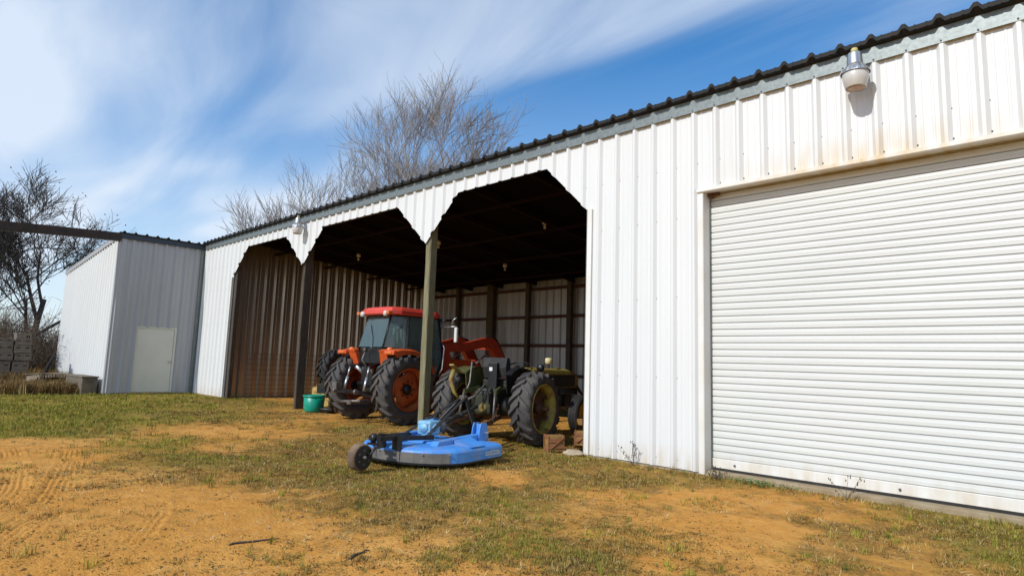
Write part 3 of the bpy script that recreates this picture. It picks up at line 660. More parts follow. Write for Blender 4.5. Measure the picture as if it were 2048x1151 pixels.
        ar=mb.build('mirror_arm','alu',t); MB().box(min(.96*sd,1.04*sd),max(.96*sd,1.04*sd),1.16,1.22,1.68,2.0,bev=.02).build('mirror','mirror_white',ar)
    MB().box(-.40,.40,-.26,-.18,1.18,1.50,bev=.02).build('rear_panel','black_metal',t)
    MB().box(-.585,.585,-.16,1.08,.72,.80).build('cab_floor','black_metal',t)
    pane([(-.55,1.12,1.3),(.55,1.12,1.3),(.52,1.08,zt),(-.52,1.08,zt)]).build('windscreen','cab_glass',t)
    MB().tube([(.10,-.295,1.50),(.02,-.25,1.72),(-.16,-.18,1.98)],.008,5).build('wiper','black_metal',t)
    # cab roof
    mb=MB(); pl=[(-.60,.02),(-.52,-.18),(-.30,-.25),(.30,-.25),(.52,-.18),(.60,.02),(.62,.95),(.55,1.12),(.3,1.18),(-.3,1.18),(-.55,1.12),(-.62,.95)]
    lv=[(2.19,.97),(2.215,1.),(2.27,1.),(2.33,.94),(2.355,.80),(2.365,.4)]
    vs=[];fs=[];k=len(pl)
    for z,s_ in lv:
        for x,y in pl: vs.append((x*s_,.54+(y-.54)*s_,z-.012*((y-.54)/.8 if z>2.25 else 0)))
    for i in range(len(lv)-1):
        for j in range(k): fs.append((i*k+j,i*k+(j+1)%k,(i+1)*k+(j+1)%k,(i+1)*k+j))
    fs+=[tuple(range(k))[::-1],tuple((len(lv)-1)*k+j for j in range(k))]
    rf=mb.add(vs,fs).build('cab_roof','roof_red',t)
    MB().box(-.50,.50,.0,1.08,2.165,2.19).build('headliner','black_metal',rf)
    for sd in (-1,1):
        MB().lathe([(.0,.0001),(.0,.055),(.05,.06),(.09,.03)],16,'y',(.40*sd,-.27,2.21)).build('work_light','lens',rf)
        MB().box(min(.46*sd,.56*sd),max(.46*sd,.56*sd),-.29,-.20,2.19,2.26,bev=.02).build('marker_lamp','lamp_amber',rf)
    # seat, wheel, dash
    mb=MB().box(-.24,.24,.20,.62,1.10,1.22,bev=.05); mb.box(-.23,.23,.10,.22,1.18,1.72,bev=.05); mb.build('seat','black_rubber',t)
    mb=MB(); mb.tube([(.19*math.cos(a*PI/10),0.86+.15*math.sin(a*PI/10),1.58+.09*math.sin(a*PI/10)) for a in range(21)],.014,6); mb.tube([(0,.86,1.58),(0,.98,1.1)],.03,6); mb.build('steering_wheel','black_metal',t)
    MB().box(-.25,.25,0.94,1.08,.8,1.45,bev=.04).build('dashboard','black_metal',t)
    # transmission, axle, hood
    mb=MB().box(-.24,.24,-.28,1.6,.48,.95,bev=.04); mb.tube([(-.75,0,Rr),(.75,0,Rr)],.13,14); mb.build('rear_axle','black_metal',t)
    hd=MB().box(-.32,.32,1.16,2.62,.92,1.33,bev=.09).build('hood','orange',t)
    MB().box(-.26,.26,2.615,2.63,.95,1.25).build('grille','black_metal',hd)
    mb=MB().box(-.25,.25,1.1,2.55,.55,.93,bev=.03); mb.tube([(-.7,1.85,.45),(.7,1.85,.45)],.07,10); mb.build('engine','black_metal',t)
    MB().tube([(.40,1.26,1.2),(.40,1.26,2.0),(.40,1.30,2.12),(.40,1.40,2.18)],.035,10).build('exhaust','alu',t)
    # three-point hitch
    for sd in (-1,1):
        mb=MB().bar((.22*sd,-.10,.55),(.36*sd,-.80,.62),.035,.075); mb.lathe([(-.03,.05),(.03,.05)],12,'x',(.36*sd,-.82,.62)); mb.build('lower_link','steel',t)
        MB().bar((.24*sd,-.18,1.16),(.33*sd,-.52,1.10),.05,.08).build('lift_arm','black_metal',t)
        mb=MB().tube([(.33*sd,-.52,1.10),(.335*sd,-.56,.9)],.018,8); mb.tube([(.335*sd,-.56,.9),(.345*sd,-.62,.63)],.032,8); mb.build('lift_rod','alu',t)
        MB().tube([(.16*sd,-.28,.95),(.26*sd,-.42,1.12)],.04,10).build('hydraulic_cylinder','alu',t)
    mb=MB().tube([(0,-.26,1.02),(-.04,-.44,1.25),(-.05,-.36,1.42)],.022,8); mb.lathe([(-.035,.045),(.035,.045)],12,'x',(-.05,-.36,1.45)); mb.build('top_link','steel',t)
    MB().box(-.46,-.30,-.84,-.70,.63,.78,bev=.01).build('hitch_plate','steel',t)
    mb=MB().box(-.07,.07,-.72,-.25,.36,.44); mb.tube([(-.30,-.72,.40),(.32,-.66,.44)],.028,8); mb.build('drawbar','steel',t)
    MB().box(-.20,.20,-.34,-.20,.72,1.12,bev=.03).build('hydraulic_block','black_metal',t)
    # loader
    for sd in (-1,1):
        x0,x1=sorted((.40*sd,.52*sd))
        MB().prism([(1.12,.50),(1.34,.50),(1.52,.95),(1.52,1.35),(1.42,1.54),(1.26,1.58),(1.20,1.46),(1.32,1.0)],x0,x1,'yz').build('loader_tower','loader_red',t)
        x0,x1=sorted((.42*sd,.56*sd))
        arm=[(1.20,1.46),(1.26,1.64),(2.0,1.72),(2.62,1.86),(2.80,1.86),(2.96,1.76),(3.70,.86),(3.64,.72),(3.50,.72),(2.82,1.55),(2.62,1.64),(2.0,1.52)]
        MB().prism(arm,x0-.002,x1+.002,'yz').build('loader_arm','loader_red',t)
        mb=MB().tube([(.49*sd,1.44,.92),(.49*sd,2.3,1.22)],.05,10); mb.build('lift_cylinder','loader_red',t)
        MB().tube([(.49*sd,2.28,1.21),(.49*sd,2.76,1.52)],.024,8).build('cylinder_rod','alu',t)
        MB().tube([(.49*sd,2.62,1.90),(.49*sd,3.0,1.82),(.49*sd,3.5,1.15)],.03,8).build('tilt_cylinder','black_metal',t)
    MB().bar((-.45,2.85,1.65),(.45,2.85,1.65),.14,.14).build('cross_tube','loader_red',t)
    bk=[(3.50,.10),(3.52,.80),(3.62,.85),(3.68,.50),(3.9,.20),(4.4,.06),(4.4,.02),(3.8,.05)]
    MB().prism(bk,-1.0,1.0,'yz').build('bucket','loader_red',t)
    return t
orange_tractor()
# dark lugged tyre on a stand left of the orange tractor
t=thing('spare_tyre_stand','dark lugged tyre on a black stand left of the orange tractor','tyre',(-13.52,.62,0),R(6))
mb=tyre_mesh(.50,.28,.34,16,.04,.42,cx=0,hub=(0,.98)); sp_=mb.build('tyre','black_rubber',t)
face_x([(.02,.0001),(.03,.10),(.02,.25),(.10,.28),(.12,.295),(-.10,.28)],0,(0,.98),1,28).build('rim','rust',sp_)
mb=MB().box(-.06,.06,-.10,.02,.10,.95); mb.box(-.17,.17,-.42,-.12,.42,.62,bev=.02); mb.build('stand','black_metal',t)
mb=MB().box(-.30,.40,-.48,.10,.0,.09,bev=.02); mb.tube([(-.3,-.5,.06),(.55,-.45,.07)],.035,8); mb.build('base','black_metal',t)
# ------------------------------------------------------------------ old green tractor
def green_tractor():
    t=thing('old_tractor','old open green and yellow tractor with rusty rims behind the blue mower','tractor',(-7.34,.0,0),R(12.5))
    Rr=.575; ht=.75; w=.36
    for sd in (-1,1):
        cx=sd*ht; ty=tyre_mesh(Rr,.37,w,18,.042,.42,cx=cx,hub=(0,Rr)).build('rear_tyre','grey_rubber',t)
        rm=face_x([(.08,.33),(.16,.365),(.175,.39),(.16,.395),(.10,.37),(-.12,.37),(-.12,.33),(.08,.33)],cx,(0,Rr),sd,36); rm.f=rm.f[:-2]; rm.sm=rm.sm[:-2]; rm.build('rim','rim_yellow',ty)
        face_x([(-.02,.335),(.0,.30),(-.05,.24),(-.03,.15),(.0,.10),(.0,.0001)],cx,(0,Rr),sd,36).build('wheel_disc','rust',ty)
        mb=face_x([(.0,.075),(.10,.075),(.11,.0001)],cx,(0,Rr),sd,16); mb.tube([(cx,0,Rr),(cx+sd*.24,0,Rr)],.03,8)
        mb.build('hub','rust',ty)
        for j in range(6):
            q=2*PI*j/6; MB().box(cx+sd*.04-.02,cx+sd*.04+.02,.33*math.sin(q)-.03,.33*math.sin(q)+.03,Rr+.33*math.cos(q)-.03,Rr+.33*math.cos(q)+.03).build('rim_clamp','rust',ty)
        # fender
        mb=MB(); vs=[];fs=[]; K=12; Q0,Q1=(-34,50) if sd<0 else (-34,30)
        for i in range(K):
            q=R(Q0+i*(Q1-Q0)/(K-1)); 
            for x,ro in ((.38*sd,.63),(.66*sd if sd<0 else .50*sd,.63),(.67*sd if sd<0 else .505*sd,.605),(.38*sd,.605)): vs.append((x,ro*math.sin(q),Rr+ro*math.cos(q)))
        for i in range(K-1):
            for j in range(4): fs.append((i*4+j,i*4+(j+1)%4,(i+1)*4+(j+1)%4,(i+1)*4+j))
        fs+=[(0,1,2,3),tuple((K-1)*4+j for j in range(4))]
        fd=mb.add(vs,fs).build('fender','jd_green' if sd<0 else 'black_metal',t)
        pl=[(.63*math.sin(R(a)),Rr+.63*math.cos(R(a))) for a in range(Q0,Q1+1,8)]+[(.45,.80),(-.30,.80)]
        MB().prism(pl,.385*sd,.40*sd,'yz').build('fender_side','jd_green' if sd<0 else 'black_metal',t)
        if sd<0:
            mb=MB().bar((-.52,-.32,1.09),(-.56,-.52,1.22),.10,.03); mb.build('tail_bracket','jd_yellow',fd)
            MB().tube([(-.55,-.46,1.14),(-.56,-.52,.98),(-.50,-.50,.78),(-.42,-.42,.64)],[.035,.045,.03,.02],8).build('hazard_strut','jd_yellow',fd)
        # front wheel
        fx=sd*.62; fr=.36; f=ribbed_tyre(fr,.21,.20,fx,(1.95,fr)).build('front_tyre','black_rubber',t)
        face_x([(-.02,.0001),(.0,.06),(-.03,.12),(-.02,.20),(.07,.215),(.085,.235),(-.08,.215)],fx,(1.95,fr),sd,28).build('rim','rim_yellow',f)
    mb=MB().box(-.20,.20,-.30,.95,.42,.86,bev=.04); mb.tube([(-.7,0,Rr),(.7,0,Rr)],.10,14); mb.tube([(-.42,0,Rr),(.42,0,Rr)],.15,14); mb.build('rear_axle','jd_dark_green',t)
    MB().box(-.16,.16,-.42,-.24,.46,.82,bev=.04).build('rockshaft_housing','jd_dark_green',t)
    mb=MB().box(-.19,.19,.9,2.0,.42,.86,bev=.03); mb.box(-.24,.24,1.15,1.75,.5,.8,bev=.03); mb.build('engine','black_metal',t)
    pl=[(-.27,.84),(-.275,1.10),(-.24,1.17),(-.13,1.205),(.13,1.205),(.24,1.17),(.275,1.10),(.27,.84)]
    vs=[];fs=[];k=len(pl); secs=[(.80,1.0,0),(1.5,1.,.005),(2.3,.97,.0),(2.56,.92,-.03),(2.64,.86,-.06)]
    for y,s_,dz in secs:
        for x,z in pl: vs.append((x*s_,y,.84+(z-.84)*s_+dz*(z>1)))
    for i in range(len(secs)-1):
        for j in range(k): fs.append((i*k+j,i*k+(j+1)%k,(i+1)*k+(j+1)%k,(i+1)*k+j))
    fs+=[tuple(range(k))[::-1],tuple((len(secs)-1)*k+j for j in range(k))]
    hd=MB().add(vs,fs).build('hood','jd_yellow',t)
    mb=MB(); mb.box(-.281,-.276,1.05,2.4,.86,1.08); mb.box(.276,.281,1.05,2.4,.86,1.08); mb.build('side_screen','black_metal',hd)
    MB().box(-.22,.22,2.63,2.67,.70,1.05,bev=.015).build('grille','black_metal',hd)
    mb=MB().tube([(.05,1.72,1.18),(.05,1.72,1.28)],.022,10); st_=mb.build('intake_stem','black_metal',hd)
    MB().lathe([(1.31,.04),(1.325,.066),(1.40,.070),(1.425,.058),(1.43,.0001)],20,'z',(.05,1.72,-.03)).build('pre_cleaner','cream',st_)
    MB().lathe([(1.2,.035),(1.225,.03),(1.23,.0001)],12,'z',(.02,2.12,-.008)).build('radiator_cap','rust',hd)
    MB().lathe([(-.03,.0001),(-.02,.05),(.0,.07),(.05,.065),(.10,.03),(.11,.0001)],18,'y',(.34,.86,1.21)).build('headlamp','black_metal',t)
    MB().tube([(.27,.90,1.0),(.34,.90,1.19)],.014,6).build('lamp_stalk','black_metal',t)
    # dash, wheel, seat
    MB().box(-.20,.20,.72,.80,.84,1.18,bev=.02).build('dashboard','black_metal',t)
    mb=MB(); mb.tube([(.19*math.cos(a*PI/12),.66+.17*math.sin(a*PI/12),1.24+.06*math.sin(a*PI/12)) for a in range(25)],.013,6); mb.tube([(0,.66,1.235),(0,.92,1.06)],.022,8)
    for q in (30,150,270): mb.tube([(0,.66,1.24),(.19*math.cos(R(q)),.66+.17*math.sin(R(q)),1.24+.06*math.sin(R(q)))],.008,5)
    mb.build('steering_wheel','black_metal',t)
    st_=MB().box(-.22,.20,.05,.48,1.02,1.10,bev=.04).build('seat','black_rubber',t)
    MB().prism([(-.02,1.02),(.07,1.04),(.06,1.30),(.02,1.36),(-.04,1.36),(-.08,1.20)],-.24,.22,'yz').build('seat_back','black_rubber',st_)
    MB().box(-.085,.085,-.14,-.085,.84,1.28,bev=.015).build('seat_bracket','black_metal',st_)
    MB().box(-.06,.0,-.146,-.141,1.14,1.20).build('safety_label','mirror_white',st_)
    MB().box(-.40,.40,.10,.80,.70,.74).build('footplate','jd_dark_green',t)
    MB().box(-.30,.30,.02,.45,.86,1.0,bev=.03).build('seat_platform','jd_dark_green',t)
    # hitch
    for sd in (-1,1):
        mb=MB().bar((.20*sd,-.15,.42),(.36*sd,-.86,.34),.03,.07); mb.lathe([(-.025,.045),(.025,.045)],12,'x',(.36*sd,-.88,.34)); mb.build('lower_link','rust',t)
        MB().bar((.20*sd,-.20,.86),(.30*sd,-.50,.80),.045,.07).build('lift_arm','jd_green',t)
        MB().tube([(.30*sd,-.50,.80),(.33*sd,-.58,.37)],.016,8).build('lift_rod','steel',t)
        # stay chain of single links
        ch=thing_chain=None
        for i in range(9):
            f=i/8; p=Vector((.22*sd+.10*sd*f,-.26-.36*f,.60-.27*f-.05*math.sin(PI*f)))
            mb=MB(); pts=[]
            for a in range(11):
                q=2*PI*a/10; d=.026*math.cos(q); e=.014*math.sin(q); ax_=Vector((.1*sd,-.36,-.27)).normalized(); b_=(ax_.cross(Vector((0,0,1))) if i%2 else ax_.cross(Vector((1,0,0)))).normalized(); pts.append(p+ax_*d+b_*e)
            mb.tube(pts,.0055,5); mb.build('chain_link','rust',t)
    mb=MB().tube([(0,-.34,.92),(.0,-.62,.74),(.0,-.80,.70)],.02,8); mb.build('top_link','steel',t)
    MB().tube([(-.26,-.36,1.28),(-.26,-.40,.95),(-.33,-.52,.60),(-.36,-.56,.36)],.016,8).build('hitch_rod','steel',t)
    mb=MB().lathe([(-.46,.06),(-.40,.075),(-.30,.08)],14,'y',(.03,0,.56)); mb.build('pto_guard','jd_yellow',t)
    mb=MB()
    for a,b in (((.10,-.30,.86),(.16,-.44,.62)),((.12,-.30,.84),(.05,-.46,.66)),((-.1,-.30,.84),(-.18,-.44,.58)),((.16,-.28,.9),(.28,-.36,.66))): 
        a=Vector(a); b=Vector(b); MB().tube([a,(a+b)/2+Vector((0,-.08,.05)),b],.012,6).build('hydraulic_hose','black_rubber',t)
    MB().bar((-.50,1.95,.36),(.50,1.95,.36),.10,.12).build('front_axle','jd_green',t)
    mb=MB().box(-.12,.12,2.3,2.62,.45,.70,bev=.02); mb.bar((.20,2.5,.95),(.34,2.75,.62),.03,.05); mb.build('front_bracket','black_metal',t)
    return t
green_tractor()
# ------------------------------------------------------------------ blue rotary mower
def text_mesh(name,body,size,m,parent,o,ux,uz,extr=.0015,shear=0.):
    cu=bpy.data.curves.new(name,'FONT'); cu.body=body; cu.size=size; cu.extrude=extr; cu.shear=shear; cu.resolution_u=2
    ob=bpy.data.objects.new(name,cu); col.objects.link(ob); bpy.context.view_layer.update()
    me=bpy.data.meshes.new_from_object(ob.evaluated_get(bpy.context.evaluated_depsgraph_get())); bpy.data.objects.remove(ob)
    X_=Vector(ux).normalized(); Z_=Vector(uz).normalized(); Nn=X_.cross(Z_)
    for v in me.vertices: v.co=Vector(o)+X_*v.co.x+Z_*v.co.y+Nn*v.co.z
    me.materials.clear(); me.materials.append(MATS[m]); r=bpy.data.objects.new(name,me); col.objects.link(r); r.parent=parent; return r
def mower():
    t=thing('rotary_mower','blue rotary mower with tail wheel on the grass behind the old tractor','mower',(-6.46,-2.10,0),R(11))
    hw=.80
    def outline(s_,k=20):
        pl=[(-hw+.06,.62),(hw-.06,.62),(hw,.56),(hw,-.15)]
        for i in range(1,k): q=PI*i/k; pl.append((hw*math.cos(q),-.15-.66*math.sin(q)**.9))
        pl+=[(-hw,-.15),(-hw,.56)]
        return [(x*s_,(y+.1)*s_-.1) for x,y in pl]
    lv=[(.075,1.),(.235,1.),(.262,.985),(.285,.94),(.300,.86),(.305,.5)]
    vs=[];fs=[];k=len(outline(1))
    for z,s_ in lv:
        for x,y in outline(s_): vs.append((x,y,z+(.05 if False else 0)))
    for i in range(len(lv)-1):
        for j in range(k): fs.append((i*k+j,i*k+(j+1)%k,(i+1)*k+(j+1)%k,(i+1)*k+j))
    fs.append(tuple((len(lv)-1)*k+j for j in range(k)))
    dk=MB().add(vs,fs).build('deck','blue',t)
    mb=MB(); pl=outline(1.004); mb.add([(x,y,z) for z in (.058,.085) for x,y in pl]+[(x*.95,y*.95,.058) for x,y in pl],[(j,(j+1)%k,k+(j+1)%k,k+j) for j in range(k)]+[(j,(j+1)%k,2*k+(j+1)%k,2*k+j) for j in range(k)]); mb.build('skid_edge','black_metal',dk)
    # grey guard round the rear of the skirt
    pl=outline(1.012); 
    for a,b in ((6,13),(13,21)):
        mb=MB(); seg=pl[a:b+1]; q=len(seg); mb.add([(x,y,z) for z in (.088,.232) for x,y in seg],[(j,j+1,q+j+1,q+j) for j in range(q-1)]); mb.build('rear_guard','guard_grey',dk)
    mb=MB()
    for j in (6,9,12,14,17,20): x,y=pl[j]; mb.lathe([(-.008,.014),(.008,.014)],8,'y',(x*1.005,y*1.008,.215))
    mb.build('guard_bolts','alu',dk)
    # deck channels and front clevis plates
    for sd in (-1,1):
        x0,x1=sorted((.36*sd,.47*sd))
        MB().prism([(-.42,.29),(-.36,.36),(.56,.40),(.68,.40),(.68,.29)],x0,x1,'yz').build('deck_channel','blue',dk)
        for dx in (.355,.475):
            xa,xb=sorted((dx*sd,(dx+.012)*sd)); MB().prism([(.46,.29),(.49,.50),(.52,.58),(.63,.58),(.67,.50),(.69,.29)],xa,xb,'yz').build('clevis_plate','blue',dk)
        MB().prism([(.54,.29),(.56,.56),(.59,.56),(.61,.29)],min(.36*sd,.48*sd)+.012,max(.36*sd,.48*sd),'yz').build('clevis_web','blue',dk)
        MB().tube([(.30*sd,.60,.42),(.54*sd,.60,.42)],.016,8).build('hitch_pin','alu',dk)
    mb=MB(); mb.prism([(-.32,.30),(-.28,.335),(.20,.335),(.26,.30)],-.33,.33,'yz'); mb.build('centre_plate','blue',dk)
    mb=MB(); mb.add([(.47,-.05,.30),(.78,-.10,.29),(.78,.20,.29),(.47,.30,.33),(.47,-.05,.36),(.47,.30,.385)],[(0,1,2,3),(4,1,2,5),(0,1,4),(3,2,5)]); mb.build('gusset','blue',dk)
    # gearbox
    mb=MB().box(-.11,.11,-.10,.12,.40,.62,bev=.03); mb.lathe([(.32,.11),(.345,.11),(.40,.07),(.44,.07)],16,'z',(0,-.02,0)); 
    for s_ in (-1,1): mb.lathe([(.11*s_,.065),(.125*s_,.06),(.125*s_,.04),(.135*s_,.035),(.135*s_,.0001)],16,'x',(0,.01,.51))
    mb.lathe([(-.10,.08),(-.12,.075),(-.12,.048),(-.132,.042),(-.132,.0001)],16,'y',(0,0,.51)); gb=mb.build('gearbox','pale_blue',t)
    mb=MB()
    for x in (-.07,.07):
        for z in (.45,.57): mb.lathe([(-.11,.0001),(-.11,.012),(-.09,.012)],6,'y',(x,0,z))
    mb.build('cover_bolts','alu',gb)
    MB().lathe([(.12,.08),(.22,.10),(.28,.095)],18,'y',(0,0,.51)).build('input_shield','guard_grey',gb)
    # driveline to the tractor
    mb=MB().tube([(.0,.20,.51),(-.18,.85,.62)],.040,12); mb.build('driveline_shield','black_rubber',t)
    mb=MB().tube([(-.18,.85,.62),(-.44,1.66,.72)],.032,12); mb.lathe([(-.04,.055),(.04,.055)],12,'y',(-.20,.93,.63)); mb.build('driveline','black_rubber',t)
    # A-frame
    ap=(0,.74,.97)
    for sd in (-1,1):
        MB().bar((.36*sd,.56,.45),(.03*sd,ap[1],ap[2]),.016,.06,(0,1,0)).build('mast_bar','black_metal',t)
        mb=MB().bar((.035*sd,ap[1]-.01,ap[2]-.01),(.20*sd,-.32,.38),.014,.05,(1,0,0)); mb.build('brace','black_metal',t)
    MB().box(-.045,.045,ap[1]-.05,ap[1]+.03,ap[2]-.05,ap[2]+.03,bev=.008).build('mast_head','steel',t)
    # tail boom and wheel
    for sd in (-1,1):
        MB().bar((.20*sd,-.15,.385),(.07*sd,-1.02,.43),.055,.07).build('tail_boom','black_metal',t)
    mb=MB().box(.06,.20,-.80,-.77,.10,.44); mb.box(-.20,-.06,-.80,-.77,.10,.44); mb.box(-.19,.19,-.79,-.74,.385,.46); mb.build('height_bracket','black_metal',t)
    mb=MB().lathe([(.36,.035),(.50,.035)],12,'z',(0,-1.08,0)); mb.bar((-.09,-1.04,.43),(.09,-1.04,.43),.06,.07); mb.build('caster_pivot','black_metal',t)
    mb=MB().tube([(0,-1.08,.42),(0,-1.09,.36),(.085,-1.13,.31),(.085,-1.25,.19)],.018,8); mb.bar((-.06,-1.1,.355),(.09,-1.1,.355),.05,.03); mb.build('caster_fork','black_metal',t)
    e=hw+.0025
    text_mesh('lettering','RCR1060',.058,'decal_faint',dk,(e,-.12,.150),(0,1,0),(0,0,1))
    text_mesh('lettering','Land Pride',.072,'decal',dk,(e,.185,.160),(0,1,0),(0,0,1),shear=.25)
    MB().box(e-.001,e+.001,.185,.52,.138,.148).build('decal_underline','decal',dk)
    for ch in list(t.children)+list(dk.children)+list(gb.children):
        for v in ch.data.vertices:
            v.co.z*=.80
            if v.co.y<0: v.co.y*=.90
    WY=-1.17; WR=.152
    cw=MB().lathe([(-.055,.07),(-.06,.13),(-.045,WR),(.045,WR),(.06,.13),(.055,.07)],32,'x',(0,WY,WR)).build('tail_wheel','tan_tread',t)
    MB().lathe([(-.062,.135),(-.063,.05),(.063,.05),(.0632,.135)],32,'x',(0,WY,WR)).build('wheel_disc','black_metal',cw)
    MB().lathe([(-.07,.022),(.095,.022),(.10,.0001)],10,'x',(0,WY,WR)).build('hub','steel',cw)
    for j in range(6):
        q=2*PI*j/6; MB().lathe([(.06,.009),(.072,.009)],6,'x',(0,WY+.08*math.sin(q),WR+.08*math.cos(q))).build('lug_nut','steel',cw)
    return t
mower()
# ------------------------------------------------------------------ bucket, hay, wire panel
t=thing('feed_tub','green plastic feed tub beside the far timber post','tub',(-13.60,.12,0),R(20))
MB().lathe([(.0,.0001),(.0,.205),(.02,.218),(.36,.245),(.362,.236),(.03,.208),(.03,.0001)],32).build('body','bucket_green',t)
MB().lathe([(.335,.246),(.34,.262),(.375,.264),(.38,.246),(.36,.240)],32).build('rim','bucket_green',t)
for sd in (-1,1): MB().box(.24*sd-.03,.24*sd+.03,-.03,.03,.28,.34,bev=.01).build('handle_lug','bucket_green',t)
def straw_clump(cx,cy,cz,sx,sy,sz,n,name,parent,m='straw',seed=1):
    r=random.Random(seed); mb=MB()
    for i in range(n):
        p=Vector((cx+r.uniform(-sx,sx),cy+r.uniform(-sy,sy),cz+r.uniform(0,sz))); d=Vector((r.uniform(-1,1),r.uniform(-1,1),r.uniform(-.5,.6))).normalized()*r.uniform(.04,.10); w=d.cross(Vector((r.uniform(-1,1),r.uniform(-1,1),1))).normalized()*.004
        mb.add([p-d-w,p-d+w,p+d+w,p+d-w],[(0,1,2,3)])
    o=mb.build(name,m,parent,fix=False); o['kind']='stuff'; return o
t=thing('hay_bale','broken golden hay bale behind the green tub','hay bale',(-14.02,.78,0),R(25))
mb=MB(); vs=[]; 
bmx=bmesh.new(); bmesh.ops.create_cube(bmx,size=1); bmesh.ops.subdivide_edges(bmx,edges=bmx.edges[:],cuts=5,use_grid_fill=True)
for v in bmx.verts:
    c=v.co; f=1-.10*(abs(c.x*2)**4*abs(c.y*2)**4); nz=noise.noise(Vector((c.x*4,c.y*4,c.z*4)))*.05
    v.co=Vector((c.x*.85*f+nz,c.y*.50*f+nz,(c.z+.5)*.52+nz*.8))
bmx.verts.index_update(); mb.add([v.co.copy() for v in bmx.verts],[[v.index for v in f.verts] for f in bmx.faces]); bmx.free()
mb.build('bale','straw',t); straw_clump(0,0,.40,.42,.26,.16,700,'loose_straw',t)
t=thing('wire_panel','rusty welded wire livestock panel leaning on the left inside wall','wire panel',(-18.62,.55,0))
for i in range(10): z=.02+1.3*(i/9)**1.15; MB().tube([(0,0,z),(0,3.6,z)],.005,4).build('wire','rust',t)
for i in range(19): MB().tube([(.006,i*.2,.02),(.006,i*.2,1.32)],.0045,4).build('wire','rust',t)
# ------------------------------------------------------------------ wooden crates and stone by the jamb
def crate(name,label,loc,rz,tilt,s):
    t=thing(name,label,'crate',loc,rz,'small wooden crates by the shed jamb'); t.rotation_euler=(tilt[0],tilt[1],rz); h=s*.95
    bx=s/2
    MB().box(-bx+.012,bx-.012,-bx+.012,bx-.012,.006,h-.01).build('box','crate_panel',t)
    for y in (-bx,bx):
        for x in (-bx,bx):
            MB().box(min(x,x*.78),max(x,x*.78),min(y,y*.93),max(y,y*.93),0,h).build('corner_board','crate_wood',t)
        for z in (0,h-.05): MB().box(-bx*.775,bx*.775,min(y,y*.935),max(y,y*.935),z+.001,z+.05).build('rail','crate_wood',t)
    for x in (-bx,bx):
        for z in (.05,h-.10): MB().box(min(x,x*.94),max(x,x*.94),-bx*.92,bx*.92,z,z+.05).build('rail','crate_wood',t)
        a=MB().bar((x*.97,-bx*.8,.04),(x*.97,bx*.8,h-.04),.008,.04,(1,0,0)); a.build('brace','crate_wood',t)
    return t
crate('wooden_crate','upright small brown wooden crate in front of the old tractor wheel',(-6.02,-.06,0),R(-32),(0,0),.25)
crate('wooden_crate','tilted small brown wooden crate leaning next to the shed jamb',(-5.80,.36,.05),R(-48),(R(0),R(-16)),.25)
def rock(name,label,loc,s,seed,m='rock',cat='stone'):
    b=bmesh.new(); bmesh.ops.create_icosphere(b,subdivisions=3,radius=1)
    for v in b.verts:
        n_=noise.noise(v.co*1.3+Vector((seed,0,0)))*.35+noise.noise(v.co*4+Vector((seed,3,0)))*.1; v.co=Vector((v.co.x*s[0],v.co.y*s[1],v.co.z*s[2]))*(1+n_)
    b.verts.index_update(); mb=MB().add([v.co.copy() for v in b.verts],[[v.index for v in f.verts] for f in b.faces],False); b.free()
    o=mb.build(name,m); o.location=loc; return tag(o,label,cat)
rock('stone','pale stone at the foot of the shed jamb',(-5.62,-.10,.02),(.16,.12,.06),2)
t=thing('steel_frame','grey steel plate frame leaning inside by the old tractor front wheel','steel frame',(-6.42,1.32,0),R(14))
MB().box(-.02,.02,-.16,.16,.06,.46,).build('plate','guard_grey',t)
MB().bar((0,-.22,.02),(.1,.30,.06),.06,.05).build('skid','rust',t); MB().bar((-.02,-.2,.05),(-.05,-.34,.42),.03,.07).build('strut','rust',t); MB().box(-.08,.06,-.40,-.30,.30,.40,bev=.01).build('bracket','crate_panel',t)
# ------------------------------------------------------------------ clutter by the annex
t=thing('concrete_trough','weathered low concrete block wall piece against the annex foot','concrete block',(-22.35,-2.80,0),R(2))
mb=MB().box(-.95,.90,-.22,.18,-.05,.46,bev=.03); mb.build('block','old_concrete',t); MB().box(-.97,.92,-.24,.20,.46,.50,bev=.01).build('cap','old_concrete',t)
def plank(parent,a,b,w,h,m='board',name='board'): return MB().bar(a,b,w,h).build(name,m,parent)
t=thing('broken_pallet','broken wooden pallet on the rubbish heap left of the annex','pallet',(-24.6,-3.25,0),R(8))
for y in (-.42,0,.42): plank(t,(-.65,y,.34+.05*y),(.62,y,.44),.05,.10,name='stringer')
for i in range(6): plank(t,(-.6+i*.23,-.52,.43+i*.012),(-.58+i*.23,.5,.47),.11,.022)
plank(t,(-.5,-.45,.0),(-.5,-.4,.36),.09,.09,name='leg'); plank(t,(.5,-.4,.0),(.5,-.38,.38),.09,.09,name='leg')
o=MB().bar((-24.2,-3.75,.36),(-23.75,-3.9,.02),.26,.03).build('loose_board','board'); tag(o,'grey board slumped against the rubbish heap','board')
o=MB().bar((-23.9,-4.1,.03),(-23.2,-4.0,.035),.10,.03).build('loose_board','board'); tag(o,'pale board lying flat in the weeds below the heap','board')
o=MB().tube([(-25.5,-3.3,-.05),(-25.42,-3.27,.45),(-25.30,-3.16,.80),(-25.22,-3.08,1.04)],[.075,.07,.065,.05],8).build('charred_stump','char_wood'); tag(o,'thin charred post leaning out of the rubbish heap','post')
o=MB().bar((-27.0,-4.6,.28),(-25.4,-3.9,.34),.10,.05).build('loose_board','board'); tag(o,'long weathered board in the weeds below the stacked boxes','board')
rr=random.Random(4)
HB=[('left',-4.34,k) for k in range(5)]+[('right',-3.86,k) for k in range(5)]
zs=[.12,.46,.86,1.10,1.36]; hs_=[.32,.34,.22,.24,.20]
pos=['bottom','second','middle','fourth','top']
